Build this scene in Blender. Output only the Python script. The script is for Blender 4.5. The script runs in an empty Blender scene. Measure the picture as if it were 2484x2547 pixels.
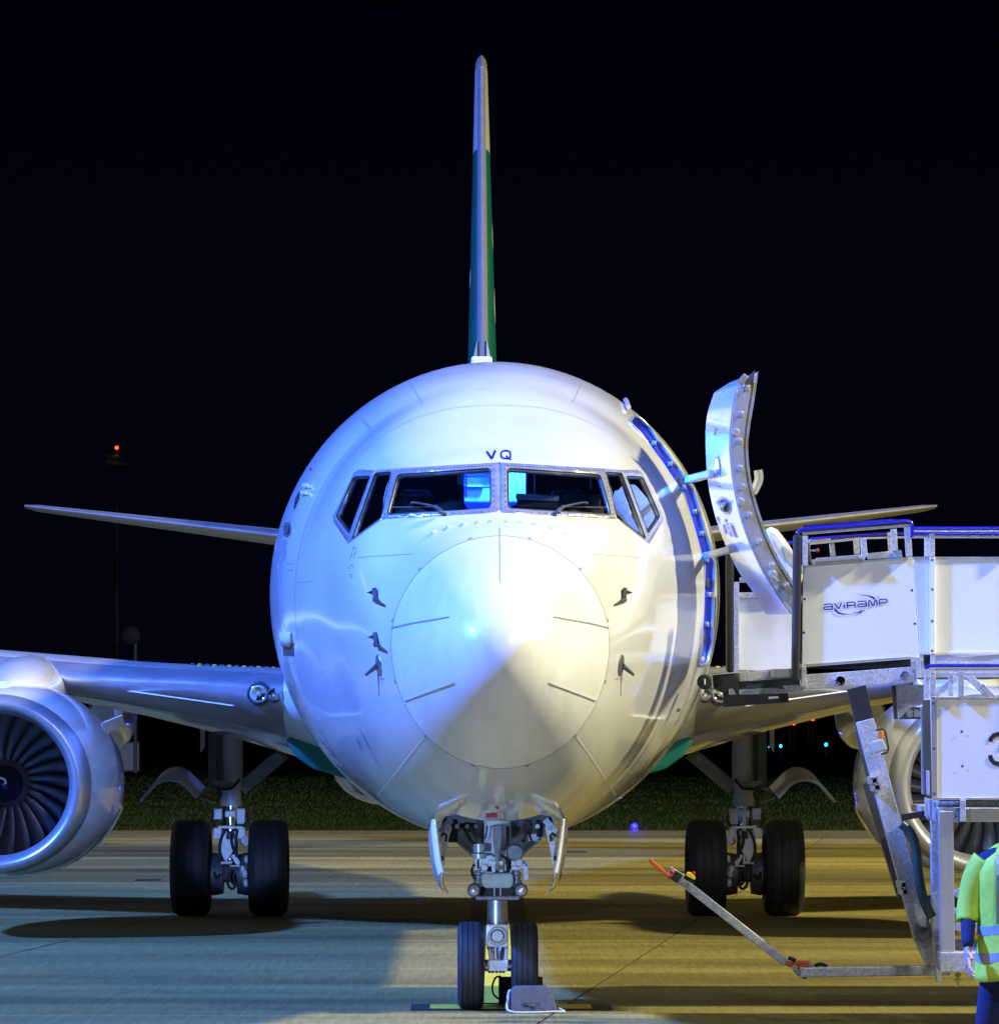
import bpy, bmesh, math, random
from mathutils import Vector, Matrix
from mathutils.geometry import delaunay_2d_cdt
random.seed(7)
R = math.radians
scene = bpy.context.scene
# ------------------------------------------------------------------ camera
cam_d = bpy.data.cameras.new('camera'); cam = bpy.data.objects.new('camera', cam_d)
scene.collection.objects.link(cam); scene.camera = cam
cam.location = (-0.246, 0, 2.28); cam.rotation_euler = (R(90), 0, 0)
cam_d.sensor_fit = 'HORIZONTAL'; cam_d.sensor_width = 36; cam_d.lens = 11115/2484*36
cam_d.shift_x = 0.03438; cam_d.shift_y = 0.199
cam_d.clip_start = 0.5; cam_d.clip_end = 3000
# ------------------------------------------------------------------ night sky
world = bpy.data.worlds.new('World'); scene.world = world; world.use_nodes = True
wn = world.node_tree.nodes; wl = world.node_tree.links
for n in list(wn): wn.remove(n)
wo_ = wn.new('ShaderNodeOutputWorld'); bg = wn.new('ShaderNodeBackground')
tc = wn.new('ShaderNodeTexCoord'); sep = wn.new('ShaderNodeSeparateXYZ'); cr = wn.new('ShaderNodeValToRGB')
wl.new(tc.outputs['Generated'], sep.inputs[0]); wl.new(sep.outputs['Z'], cr.inputs[0])
cr.color_ramp.elements[0].position = 0.0; cr.color_ramp.elements[0].color = (0.0007, 0.0010, 0.0042, 1)
cr.color_ramp.elements[1].position = 0.3; cr.color_ramp.elements[1].color = (0.0003, 0.0004, 0.0013, 1)
wl.new(cr.outputs[0], bg.inputs[0]); bg.inputs[1].default_value = 1.0; wl.new(bg.outputs[0], wo_.inputs[0])
# ------------------------------------------------------------------ floodlights of the stand (out of frame) and added gear fill spots
def lamp(name, loc, col, power, radius, target=None, spot=None, blend=0.4):
    d = bpy.data.lights.new(name, 'SPOT' if spot else 'POINT'); o = bpy.data.objects.new(name, d)
    scene.collection.objects.link(o); o.location = loc; d.color = col; d.energy = power; d.shadow_soft_size = radius
    if spot:
        d.spot_size = R(spot); d.spot_blend = blend
        o.rotation_euler = (Vector(target)-Vector(loc)).to_track_quat('-Z', 'Y').to_euler()
    return o
lamp('blue_floodlight', (-33.5, 22.5, 34), (0.068, 0.195, 1.0), 440000, 1.3, (0, 40, 1), 120)
lamp('warm_floodlight', (39, 26, 32.5), (1.0, 0.91, 0.56), 180000, 1.3, (0, 40, 1), 120)
lamp('front_floodlight', (8, 11, 15), (0.80, 0.82, 1.0), 6000, 0.7, (0, 36, 2), 70)
lamp('gear_fill_spot', (-8, 14, .8), (0.32, 0.50, 1.0), 10000, 0.12, (0, 34.2, .75), 5.6, .5)  # low spot added out of frame to brighten the nose gear
lamp('gear_fill_spot', (-6, 12, .9), (0.22, 0.38, 1.0), 30000, 0.12, (-2.72, 49.5, .78), 1.8, .4)  # second added spot, narrow, brightens one main gear
lamp('warm_floodlight', (42, 76, 18), (1.0, 0.80, 0.24), 50000, 1.0, (5, 73, 0), 40)
lamp('blue_floodlight', (-40, 76, 20), (0.25, 0.38, 1.0), 26000, 1.0, (-7, 69, 0), 36)
lamp('sodium_floodlight', (-48, 88, 16), (1.0, 0.70, 0.16), 9000, 1.0, (-4, 84, 0), 90)
scene.view_settings.view_transform = 'Standard'; scene.view_settings.look = 'None'
scene.view_settings.exposure = 0.0; scene.view_settings.gamma = 1.0
scene.render.engine = 'CYCLES'
# ------------------------------------------------------------------ helpers
F = 11115.0; VU = 1156.6; VV = 1767.8; CX = -0.246; CZ = 2.28
REF = dict(Z1=(640,850,2.885), Z2=(1180,850,2.885), Z3=(640,1400,2.885), Z4=(1180,1400,2.885), Z5=(1000,1950,3.173),
 Z6=(1680,880,2.712), Z7=(1750,1250,2.594), Z8=(1560,1700,2.0606), A1=(0,1550,2.505), A2=(0,1050,2.505), A3=(380,1780,3.55),
 A4=(1640,1780,3.55), A5=(1050,90,2.41), A6=(2100,1700,2.3047), A8=(1060,1950,5.289), B1=(2030,1460,9.52), B2=(1760,1580,5.289),
 B3=(2130,1580,4.068), B4=(1960,1280,3.634), B5=(1600,2120,3.808), B6=(950,1140,3.227), B7=(2220,2060,4.008), B8=(500,1980,6.97), S=(0,0,1), V=(0,0,.7665))
def P(z, x, y, Y):
    """measured point of survey sheet z at depth Y -> metres"""
    ox, oy, k = REF[z]; su = ox+x/k; sv = oy+y/k
    return Vector(((su-VU)*Y/F+CX, Y, CZ-(sv-VV)*Y/F))
def wpos(o):
    v = Vector((0,0,0))
    while o is not None: v = v+o.location; o = o.parent
    return v
def link(o, parent=None, world_loc=(0,0,0)):
    scene.collection.objects.link(o)
    wl_ = Vector(world_loc)
    if parent is not None: o.parent = parent; o.location = wl_-wpos(parent)
    else: o.location = wl_
    return o
def tag(o, label=None, cat=None, group=None, kind=None):
    if label: o['label'] = label
    if cat: o['category'] = cat
    if group: o['group'] = group
    if kind: o['kind'] = kind
    return o
def empty(name, loc, label, cat, group=None):
    o = bpy.data.objects.new(name, None); o.empty_display_size = .3; link(o, None, loc); return tag(o, label, cat, group)
class MB:
    def __init__(s): s.v = []; s.f = []
    def add(s, vs, fs):
        n = len(s.v); s.v += [tuple(v) for v in vs]; s.f += [tuple(i+n for i in f) for f in fs]; return s
    def box(s, c, d, rot=None):
        c = Vector(c); vs = []
        for x in (-.5,.5):
            for y in (-.5,.5):
                for z in (-.5,.5):
                    q = Vector((x*d[0], y*d[1], z*d[2]))
                    if rot is not None: q = rot @ q
                    vs.append(c+q)
        return s.add(vs, [(0,1,3,2),(4,6,7,5),(0,4,5,1),(2,3,7,6),(0,2,6,4),(1,5,7,3)])
    def beam(s, a, b, w, h, up=(0,1,0)):
        a = Vector(a); b = Vector(b); d = (b-a).normalized(); up = Vector(up)
        up = (up-d*up.dot(d)).normalized(); sd = d.cross(up)
        vs = []
        for p in (a,b):
            for i,j in ((-1,-1),(1,-1),(1,1),(-1,1)): vs.append(p+sd*(w/2*i)+up*(h/2*j))
        return s.add(vs, [(3,2,1,0),(4,5,6,7),(0,1,5,4),(1,2,6,5),(2,3,7,6),(3,0,4,7)])
    def tube(s, pts, r, seg=10, cap=True):
        pts = [Vector(p) for p in pts]; rs = r if isinstance(r,(list,tuple)) else [r]*len(pts)
        rings = []; prev = None
        for i,p in enumerate(pts):
            d = (pts[min(i+1,len(pts)-1)]-pts[max(i-1,0)]).normalized()
            u = prev if prev is not None else (Vector((0,0,1)) if abs(d.z)<.9 else Vector((1,0,0)))
            u = (u-d*u.dot(d)).normalized(); prev = u; w = d.cross(u)
            rings.append([p+(u*math.cos(2*math.pi*k/seg)+w*math.sin(2*math.pi*k/seg))*rs[i] for k in range(seg)])
        return s.loft(rings, True, cap)
    def loft(s, rings, closed=True, cap=True):
        n = len(rings[0]); base = len(s.v)
        for r in rings: s.v += [tuple(q) for q in r]
        for i in range(len(rings)-1):
            for k in range(n if closed else n-1):
                a = base+i*n+k; b = base+i*n+(k+1)%n
                s.f.append((a,b,b+n,a+n))
        if cap and closed:
            s.f.append(tuple(base+k for k in range(n))[::-1]); s.f.append(tuple(base+(len(rings)-1)*n+k for k in range(n)))
        return s
    def lathe(s, prof, o, ax=(0,1,0), seg=32, sx=1.0, closed=False, cap=False):
        """prof: (radius, distance along axis)"""
        ax = Vector(ax).normalized(); o = Vector(o)
        u = Vector((0,0,1)) if abs(ax.z)<.9 else Vector((1,0,0)); u = (u-ax*u.dot(ax)).normalized(); w = ax.cross(u)
        rings = [[o+ax*t+(u*math.cos(2*math.pi*k/seg)+w*sx*math.sin(2*math.pi*k/seg))*r for k in range(seg)] for r,t in prof]
        if closed: rings.append(rings[0])
        return s.loft(rings, True, cap)
    def prism(s, pts, d):
        pts = [Vector(p) for p in pts]; d = Vector(d); n = len(pts)
        return s.add(pts+[p+d for p in pts], [tuple(range(n))[::-1], tuple(range(n,2*n))]+[(i,(i+1)%n,n+(i+1)%n,n+i) for i in range(n)])
    def ball(s, c, r, seg=12, sc=(1,1,1)):
        c = Vector(c); rings = []
        for i in range(1,seg//2):
            a = math.pi*i/(seg//2)
            rings.append([c+Vector((math.sin(a)*math.cos(2*math.pi*k/seg)*r*sc[0], math.sin(a)*math.sin(2*math.pi*k/seg)*r*sc[1], math.cos(a)*r*sc[2])) for k in range(seg)])
        n = len(s.v); s.loft(rings, True, False); m = len(rings)
        s.v += [tuple(c+Vector((0,0,r*sc[2]))), tuple(c-Vector((0,0,r*sc[2])))]
        t = len(s.v)-2
        for k in range(seg): s.f.append((t, n+k, n+(k+1)%seg)); s.f.append((t+1, n+(m-1)*seg+(k+1)%seg, n+(m-1)*seg+k))
        return s
    def build(s, name, mat, parent=None, smooth=None, bevel=0, origin=None, solid=0, label=None, recalc=True):
        me = bpy.data.meshes.new(name)
        o3 = Vector(origin) if origin is not None else Vector((0,0,0))
        me.from_pydata([tuple(Vector(v)-o3) for v in s.v], [], s.f); me.update()
        if recalc:
            bm = bmesh.new(); bm.from_mesh(me); bmesh.ops.recalc_face_normals(bm, faces=bm.faces); bm.to_mesh(me); bm.free()
        if smooth:
            me.polygons.foreach_set('use_smooth', [True]*len(me.polygons)); me.set_sharp_from_angle(angle=R(smooth))
        if mat: me.materials.append(mat)
        o = bpy.data.objects.new(name, me); link(o, parent, o3)
        if solid:
            m = o.modifiers.new('thickness','SOLIDIFY'); m.thickness = solid; m.offset = 0
        if bevel:
            m = o.modifiers.new('bevel','BEVEL'); m.width = bevel; m.segments = 2; m.limit_method = 'ANGLE'; m.angle_limit = R(40)
        if label: o['label'] = label
        return o
def dup(src, parent, loc, rot=None, name=None):
    o = src.copy(); o.name = name or src.name.split('.')[0]; o.parent = None; link(o, parent, loc)
    if rot is not None: o.rotation_euler = rot
    return o
# ------------------------------------------------------------------ materials
MATS = {}
def mat(name, col, rough=.5, metal=0.0, noise=0.0, nscale=8, bump=0.0, bscale=60, coat=0.0, emit=None, estr=0, stretch=None, spec=None, rnoise=0.0):
    m = bpy.data.materials.new(name); m.use_nodes = True; nt = m.node_tree; b = nt.nodes['Principled BSDF']
    b.inputs['Base Color'].default_value = (*col,1); b.inputs['Roughness'].default_value = rough; b.inputs['Metallic'].default_value = metal
    b.inputs['Coat Weight'].default_value = coat; b.inputs['Coat Roughness'].default_value = .06
    if spec is not None: b.inputs['Specular IOR Level'].default_value = spec
    if emit: b.inputs['Emission Color'].default_value = (*emit,1); b.inputs['Emission Strength'].default_value = estr
    tcn = nt.nodes.new('ShaderNodeTexCoord'); mp = nt.nodes.new('ShaderNodeMapping'); nt.links.new(tcn.outputs['Object'], mp.inputs[0])
    if stretch: mp.inputs['Scale'].default_value = stretch
    if noise or rnoise:
        nz = nt.nodes.new('ShaderNodeTexNoise'); nz.inputs['Scale'].default_value = nscale; nz.inputs['Detail'].default_value = 7; nz.inputs['Roughness'].default_value = .62
        nt.links.new(mp.outputs[0], nz.inputs[0])
        if noise:
            r = nt.nodes.new('ShaderNodeValToRGB'); nt.links.new(nz.outputs['Fac'], r.inputs[0])
            r.color_ramp.elements[0].position = .3; r.color_ramp.elements[1].position = .72
            r.color_ramp.elements[0].color = (*[c*(1-noise) for c in col],1); r.color_ramp.elements[1].color = (*[min(1,c*(1+noise*.6)) for c in col],1)
            nt.links.new(r.outputs[0], b.inputs['Base Color'])
        if rnoise:
            mr = nt.nodes.new('ShaderNodeMapRange'); mr.inputs[3].default_value = max(.02,rough-rnoise); mr.inputs[4].default_value = rough+rnoise
            nt.links.new(nz.outputs['Fac'], mr.inputs[0]); nt.links.new(mr.outputs[0], b.inputs['Roughness'])
    if bump:
        n2 = nt.nodes.new('ShaderNodeTexNoise'); n2.inputs['Scale'].default_value = bscale; n2.inputs['Detail'].default_value = 5
        nt.links.new(mp.outputs[0], n2.inputs[0]); bp = nt.nodes.new('ShaderNodeBump'); bp.inputs['Strength'].default_value = bump; bp.inputs['Distance'].default_value = .01
        nt.links.new(n2.outputs['Fac'], bp.inputs['Height']); nt.links.new(bp.outputs[0], b.inputs['Normal'])
    MATS[name] = m; return m
paint = mat('white_paint', (.76,.77,.77), .16, noise=.07, nscale=2.2, coat=.6, bump=.05, bscale=1.3, stretch=(1,.35,1), rnoise=.05)
radm = mat('radome_paint', (.78,.79,.78), .34, noise=.09, nscale=4, coat=.15, rnoise=.05, stretch=(2.2,.5,.5))
greypaint = mat('grey_paint', (.42,.44,.47), .35, noise=.15, nscale=6)
frame_m = mat('frame_metal', (.52,.54,.58), .32, .55, noise=.2, nscale=14, rnoise=.08)
metal = mat('polished_metal', (.58,.59,.63), .33, .72, noise=.12, nscale=3, rnoise=.09, stretch=(1,1,1))
lipm = mat('lip_metal', (.55,.56,.60), .34, .7, noise=.06, nscale=5, rnoise=.05)
steel = mat('steel', (.5,.52,.55), .38, .9, noise=.25, nscale=20)
chrome = mat('chrome', (.85,.86,.88), .08, 1.0)
gearw = mat('gear_paint', (.78,.80,.82), .4, noise=.25, nscale=9)
darkgear = mat('dark_gear', (.10,.11,.12), .5, .3, noise=.35, nscale=12)
midgear = mat('grey_gear', (.24,.26,.29), .45, .3, noise=.35, nscale=12)
green = mat('green_paint', (.004,.135,.11), .28, coat=.3, noise=.1, nscale=2)
tailwhite = mat('fin_white', (.36,.37,.39), .35, noise=.08)
rubber = mat('tyre_rubber', (.022,.023,.026), .62, noise=.35, nscale=9, bump=.3, bscale=90)
black = mat('black_rubber', (.012,.012,.014), .6)
dark = mat('dark_interior', (.02,.022,.028), .7)
navy = mat('navy_lettering', (.008,.008,.17), .5)
seam = mat('seam_grey', (.26,.28,.32), .6)
seamw = mat('seam_white', (.8,.8,.8), .4)
redm = mat('red_mark', (.55,.02,.03), .5)
panelw = mat('white_panel', (.78,.80,.82), .34, noise=.035, nscale=3, stretch=(1,1,.35), rnoise=.06)
rampblue = mat('blue_rail', (.01,.012,.32), .28, coat=.4)
alu = mat('aluminium', (.70,.71,.72), .35, .8, noise=.1, nscale=20, stretch=(1,1,.2))
orange = mat('orange_paint', (.72,.11,.02), .45, noise=.3, nscale=25)
yellowp = mat('yellow_plastic', (.85,.72,.02), .4)
vest = mat('hi_vis_yellow', (.62,.88,.08), .7, noise=.15, nscale=9, bump=1.0, bscale=9, emit=(.4,.9,.05), estr=.0)
navycloth = mat('navy_cloth', (.012,.022,.09), .85, noise=.3, nscale=14)
reflect = mat('reflective_tape', (.33,.38,.45), .4)
skinm = mat('skin', (.55,.33,.24), .55)
hairm = mat('hair', (.03,.02,.015), .7)
cream = mat('cream_vinyl', (.72,.68,.50), .45, noise=.06)
chockm = mat('chock_rubber', (.065,.068,.078), .75, noise=.3, nscale=14, bump=.3, bscale=70)
ropem = mat('rope', (.5,.52,.48), .8, noise=.4, nscale=40)
cabinw = mat('cabin_wall', (.75,.78,.8), .4, noise=.1, nscale=6)
cabinb = mat('cabin_blue', (.02,.004,.6), .5)
blueliner = mat('door_surround', (.06,.08,.50), .4, noise=.15, nscale=9)
blade_m = mat('fan_blade_metal', (.17,.175,.19), .42, .6, noise=.15, nscale=8)
def galv():
    m = mat('galvanised_steel', (.45,.48,.50), .45, .35); nt = m.node_tree; b = nt.nodes['Principled BSDF']
    tcn = nt.nodes.new('ShaderNodeTexCoord'); v = nt.nodes.new('ShaderNodeTexVoronoi'); v.inputs['Scale'].default_value = 75
    nz = nt.nodes.new('ShaderNodeTexNoise'); nz.inputs['Scale'].default_value = 14; nz.inputs['Detail'].default_value = 6
    mx = nt.nodes.new('ShaderNodeMath'); mx.operation = 'MULTIPLY'
    nt.links.new(tcn.outputs['Object'], nz.inputs[0]); nt.links.new(tcn.outputs['Object'], v.inputs[0])
    s2 = nt.nodes.new('ShaderNodeSeparateColor'); nt.links.new(v.outputs['Color'], s2.inputs[0])
    nt.links.new(s2.outputs[0], mx.inputs[0]); nt.links.new(nz.outputs['Fac'], mx.inputs[1])
    r = nt.nodes.new('ShaderNodeValToRGB'); r.color_ramp.elements[0].color = (.38,.40,.42,1); r.color_ramp.elements[1].color = (.62,.64,.66,1); r.color_ramp.elements[1].position = .5
    nt.links.new(mx.outputs[0], r.inputs[0]); nt.links.new(r.outputs[0], b.inputs['Base Color']); return m
galvm = galv()
def glass(name, tint, refl=1.0):
    m = bpy.data.materials.new(name); m.use_nodes = True; nt = m.node_tree
    for n in list(nt.nodes): nt.nodes.remove(n)
    out = nt.nodes.new('ShaderNodeOutputMaterial'); mx = nt.nodes.new('ShaderNodeMixShader'); t = nt.nodes.new('ShaderNodeBsdfTransparent'); g = nt.nodes.new('ShaderNodeBsdfGlossy')
    t.inputs[0].default_value = (*tint,1); g.inputs['Roughness'].default_value = .02
    f = nt.nodes.new('ShaderNodeFresnel'); f.inputs[0].default_value = 1.52
    mm = nt.nodes.new('ShaderNodeMath'); mm.operation = 'MULTIPLY'; mm.inputs[1].default_value = refl; mm.use_clamp = True
    nt.links.new(f.outputs[0], mm.inputs[0]); nt.links.new(mm.outputs[0], mx.inputs[0]); nt.links.new(t.outputs[0], mx.inputs[1]); nt.links.new(g.outputs[0], mx.inputs[2]); nt.links.new(mx.outputs[0], out.inputs[0]); return m
glassm = glass('cockpit_glass', (.80,.86,.9), 2.6)
lensm = glass('lamp_glass', (.9,.93,.95), 1.5)
def emitm(name, col, s):
    m = mat(name, (0.02,.02,.02), .5, emit=col, estr=s); return m
def concrete(base, name, tintv=.27):
    m = bpy.data.materials.new(name); m.use_nodes = True; nt = m.node_tree; b = nt.nodes['Principled BSDF']; L = nt.links.new
    b.inputs['Roughness'].default_value = .62; b.inputs['Specular IOR Level'].default_value = .35
    geo = nt.nodes.new('ShaderNodeNewGeometry'); oi = nt.nodes.new('ShaderNodeObjectInfo')
    mp = nt.nodes.new('ShaderNodeMapping'); mp.inputs['Rotation'].default_value = (0,0,R(-22)); mp.inputs['Scale'].default_value = (16,.8,1); L(geo.outputs['Position'], mp.inputs[0])
    n1 = nt.nodes.new('ShaderNodeTexNoise'); n1.inputs['Scale'].default_value = 1.6; n1.inputs['Detail'].default_value = 5; L(mp.outputs[0], n1.inputs[0])
    n2 = nt.nodes.new('ShaderNodeTexNoise'); n2.inputs['Scale'].default_value = .45; n2.inputs['Detail'].default_value = 6; n2.inputs['Roughness'].default_value = .6; mp2 = nt.nodes.new('ShaderNodeMapping'); mp2.inputs['Scale'].default_value = (.22,1.5,1); L(geo.outputs['Position'], mp2.inputs[0]); L(mp2.outputs[0], n2.inputs[0])
    n3 = nt.nodes.new('ShaderNodeTexNoise'); n3.inputs['Scale'].default_value = 55; n3.inputs['Detail'].default_value = 3; L(geo.outputs['Position'], n3.inputs[0])
    def mr(src, a, c, lo=.3, hi=.7):
        x = nt.nodes.new('ShaderNodeMapRange'); x.inputs[1].default_value = lo; x.inputs[2].default_value = hi; x.inputs[3].default_value = a; x.inputs[4].default_value = c; L(src, x.inputs[0]); return x.outputs[0]
    s3 = nt.nodes.new('ShaderNodeSeparateColor'); L(oi.outputs['Color'], s3.inputs[0])
    def mul(a, c):
        x = nt.nodes.new('ShaderNodeMath'); x.operation = 'MULTIPLY'; L(a, x.inputs[0]); L(c, x.inputs[1]); return x.outputs[0]
    k = mul(mul(mr(n1.outputs['Fac'], .80, 1.14), mr(n2.outputs['Fac'], .46, 1.5)), mul(mr(n3.outputs['Fac'], .85, 1.12), mr(s3.outputs[0], 0, 2, 0, 2)))
    c = nt.nodes.new('ShaderNodeVectorMath'); c.operation = 'SCALE'; c.inputs[0].default_value = base; L(k, c.inputs['Scale'])
    L(c.outputs[0], b.inputs['Base Color'])
    bp = nt.nodes.new('ShaderNodeBump'); bp.inputs['Strength'].default_value = .5; bp.inputs['Distance'].default_value = .012
    add = nt.nodes.new('ShaderNodeMath'); add.operation = 'ADD'; L(n1.outputs['Fac'], add.inputs[0]); L(n3.outputs['Fac'], add.inputs[1]); L(add.outputs[0], bp.inputs['Height']); L(bp.outputs[0], b.inputs['Normal'])
    return m
# ================================================================== GROUND
conc = concrete((.225,.186,.056), 'concrete')
asph = concrete((.07,.068,.06), 'asphalt', .05)
groundm = mat('grass_ground', (.036,.043,.005), .95, noise=.5, nscale=.6, spec=0.0)
grassm = mat('grass_blade', (.042,.048,.010), .9, noise=.2, nscale=.5, spec=0.0)
yline = mat('yellow_line_paint', (.62,.55,.05), .55, noise=.25, nscale=9)
bline = mat('black_line_paint', (.022,.021,.02), .6, noise=.2, nscale=9)
g = MB(); g.box((0,700,-.60),(2400,3000,1)); tag(g.build('ground', groundm, origin=(0,700,-.1)), kind='structure')
ap = MB(); ap.box((0,20,-.131),(160,124,.25)); apron = ap.build('apron', bline, origin=(0,20,0)); tag(apron, kind='structure')
rd = MB(); rd.box((0,82.6,-.06),(160,1.0,.08)); tag(rd.build('perimeter_road', asph, origin=(0,82.6,0)), kind='structure')
SX, SY, SK = 5.93, 5.14, .124
sl = MB(); hw = SX/2-.012; hy = SY/2-.014
sl.add([(-hw-SK*hy,-hy,-.05),(hw-SK*hy,-hy,-.05),(hw+SK*hy,hy,-.05),(-hw+SK*hy,hy,-.05),(-hw-SK*hy,-hy,0),(hw-SK*hy,-hy,0),(hw+SK*hy,hy,0),(-hw+SK*hy,hy,0)],
       [(0,3,2,1),(4,5,6,7),(0,1,5,4),(1,2,6,5),(2,3,7,6),(3,0,4,7)])
first = None
for j in range(-1, 10):
    y0 = 33.62+SY*j; yc = y0+SY/2
    for i in range(-3, 3):
        xc = 1.38+SX*(i+.5)+SK*(yc-41.4)
        if first is None: first = sl.build('concrete_slab', conc, apron); first.location = Vector((xc,yc,0))-wpos(apron); s_ = first
        else: s_ = dup(first, apron, (xc,yc,0))
        s_.rotation_euler = (0,0,0)
        s_.location.z += random.uniform(-.001,.001); tn = {-1:1.12,0:.92,1:1.06,2:.90,3:1.08,4:1.30,5:.80,6:1.30,7:.78,8:1.25,9:.8}[j]*random.uniform(.92,1.08); s_.color = (tn,tn,tn,1)
# narrow edge slabs near the camera side and unseen outer field, kept dark to cut bounced light
fo = MB()
for j in range(-2,-1):
    for i in range(-3,3):
        yc = 33.62+SY*(j+.5); xc = 1.38+SX*(i+.5)+SK*(yc-41.4); dup(first, apron, (xc,yc,-.001))
for (xa,xb) in ((-80,-16.6),(19.2,80)):
    fo.box(((xa+xb)/2, 20, -.03),(xb-xa,124,.05))
fo.box((0,-8.7,-.032),(44,63.9,.05))
o = fo.build('unseen_dark_paving', asph, apron); o['kind'] = 'structure'  # never in view; dark asphalt chosen to keep the nose underside dim
# painted lead-in line and stop bar
def strip(name, m, y0, y1, xa, xb, k, z):
    s_ = MB(); c = lambda y: .020+k*(y-35)
    s_.add([(c(y0)+xa,y0,z),(c(y0)+xb,y0,z),(c(y1)+xb,y1,z),(c(y1)+xa,y1,z)], [(0,1,2,3)]); return s_.build(name, m, apron, recalc=False)
strip('line_border', bline, 34.7, 82, -.31, .31, .0066, .006)
strip('lead_in_line', yline, 34.7, 82, -.12, .12, .0066, .010)
strip('line_border', bline, 33.95, 34.6, -.68, .86, 0, .006)
strip('stop_bar', yline, 34.02, 34.52, -.535, .70, 0, .010)
for (xx,yy) in ((1.55,72),(2.7,63),(-4.5,60)):
    q = MB(); q.box((xx,yy,.004),(.32,.5,.006)); q.build('rubber_mark', bline, apron)
# grass verge: ragged blades, denser at the edge
gb = MB(); 
for i in range(46000):
    t = random.random()**1.8; y = 83.3+t*75; x = random.uniform(-.19,.19)*y*1.0
    h = random.uniform(.03,.09)*(1+.8*(math.sin(x*.9)+math.sin(y*.7+x*.3))*.3); a = random.uniform(0,3.14); w = .012+t*.03
    lx = random.uniform(-.06,.06); dx = math.cos(a)*w; dy = math.sin(a)*w
    gb.add([(x-dx,y-dy,-.11),(x+dx,y+dy,-.11),(x+lx,y+lx*.5,-.1+h)], [(0,1,2)])
tag(gb.build('grass', grassm, recalc=False, origin=(0,100,-.1)), 'rough olive green grass verge growing beyond the far edge of the apron', 'grass', kind='stuff')
# ================================================================== AIRLINER
Y0 = 30.1
plane = empty('airliner', (0,34.1,0), 'white twin engine airliner with green fin parked nose on with its front door open', 'airliner')
def pch(xs, ys):
    n = len(xs); h = [xs[i+1]-xs[i] for i in range(n-1)]; d = [(ys[i+1]-ys[i])/h[i] for i in range(n-1)]
    m = [d[0]]+[0 if d[i-1]*d[i] <= 0 else (2*(h[i-1]+h[i])/((h[i]+2*h[i-1]+0)/d[i-1]*1+(2*h[i]+h[i-1]+0)/d[i]*1))*1.5 if False else (0 if d[i-1]*d[i]<=0 else 3*(h[i-1]+h[i])/((2*h[i]+h[i-1])/d[i-1]+(h[i]+2*h[i-1])/d[i])) for i in range(1,n-1)]+[d[-1]]
    def f(x):
        if x <= xs[0]: return ys[0]
        if x >= xs[-1]: return ys[-1]
        i = 0
        while x > xs[i+1]: i += 1
        t = (x-xs[i])/h[i]
        return (2*t**3-3*t*t+1)*ys[i]+(t**3-2*t*t+t)*h[i]*m[i]+(-2*t**3+3*t*t)*ys[i+1]+(t**3-t*t)*h[i]*m[i+1]
    return f
Sq = math.sqrt
Wf = pch([0,.1,.224,.447,.707,.894,1.095,1.342,1.549,1.789,2.098,2.302,2.55,2.739,5.2,5.7,6.0,6.29], [0,.09,.192,.355,.53,.64,.755,.935,1.09,1.27,1.55,1.72,1.84,1.88,1.88,1.5,.95,.18])
Tf = pch([0,.1,.224,.447,.707,.894,1.095,1.225,1.36,1.533,1.673,1.844,2.05,2.236,2.449,2.646,2.9,5.0,6.29], [2.64,2.73,2.835,3.005,3.19,3.315,3.45,3.57,3.70,4.06,4.24,4.47,4.76,4.96,5.10,5.15,5.165,5.16,5.0])
Bf = pch([0,.1,.224,.447,.707,.894,1.095,1.414,1.789,2.098,2.345,2.646,5.0,5.7,6.29], [2.64,2.55,2.448,2.28,2.09,1.975,1.845,1.62,1.43,1.31,1.24,1.21,1.21,2.6,4.6])
Cf = pch([0,1.1,1.414,1.732,2.1,2.45,2.8,5.0,6.29], [2.64,2.71,2.85,3.0,3.16,3.25,3.26,3.26,4.8])
def nexp(s, upper):
    if not upper or s < 1.5 or s > 4.5: return 2.0
    t = (s-1.5)/1.1 if s < 2.6 else 1 if s < 3.1 else (4.5-s)/1.4
    return 2.0+.62*t*t*(3-2*t)
def S(s, th):
    q = Sq(max(s,0)); w = Wf(q); c = math.cos(th); sn = math.sin(th); n_ = nexp(s, c > 0)
    if n_ > 2:
        r_ = (abs(sn)**n_+abs(c)**n_)**(-1/n_); zc = Cf(q); return Vector((w*sn*r_, Y0+s, zc+(Tf(q)-zc)*c*r_))
    zc = Cf(q); b = (Tf(q)-zc) if c >= 0 else (zc-Bf(q))
    return Vector((w*math.sin(th), Y0+s, zc+b*c))
def N(s, th):
    if s < .0006: return Vector((0,-1,0))
    e = min(.004, s*.3); a = S(s+e,th)-S(s-e,th); b = S(s,th+.004)-S(s,th-.004)
    n = b.cross(a)
    if n.length < 1e-12: return Vector((0,-1,0))
    n.normalize(); p = S(s,th)
    if n.dot(Vector((p.x,-.2,p.z-Cf(Sq(s))))) < 0: n = -n
    return n
def inside(p):
    s = p.y-Y0
    if s <= 0: return -1
    q = Sq(s); w = Wf(q); zc = Cf(q); b = (Tf(q)-zc) if p.z >= zc else (zc-Bf(q))
    n_ = nexp(s, p.z >= zc); return 1-abs(p.x/w)**n_-abs((p.z-zc)/b)**n_
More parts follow.
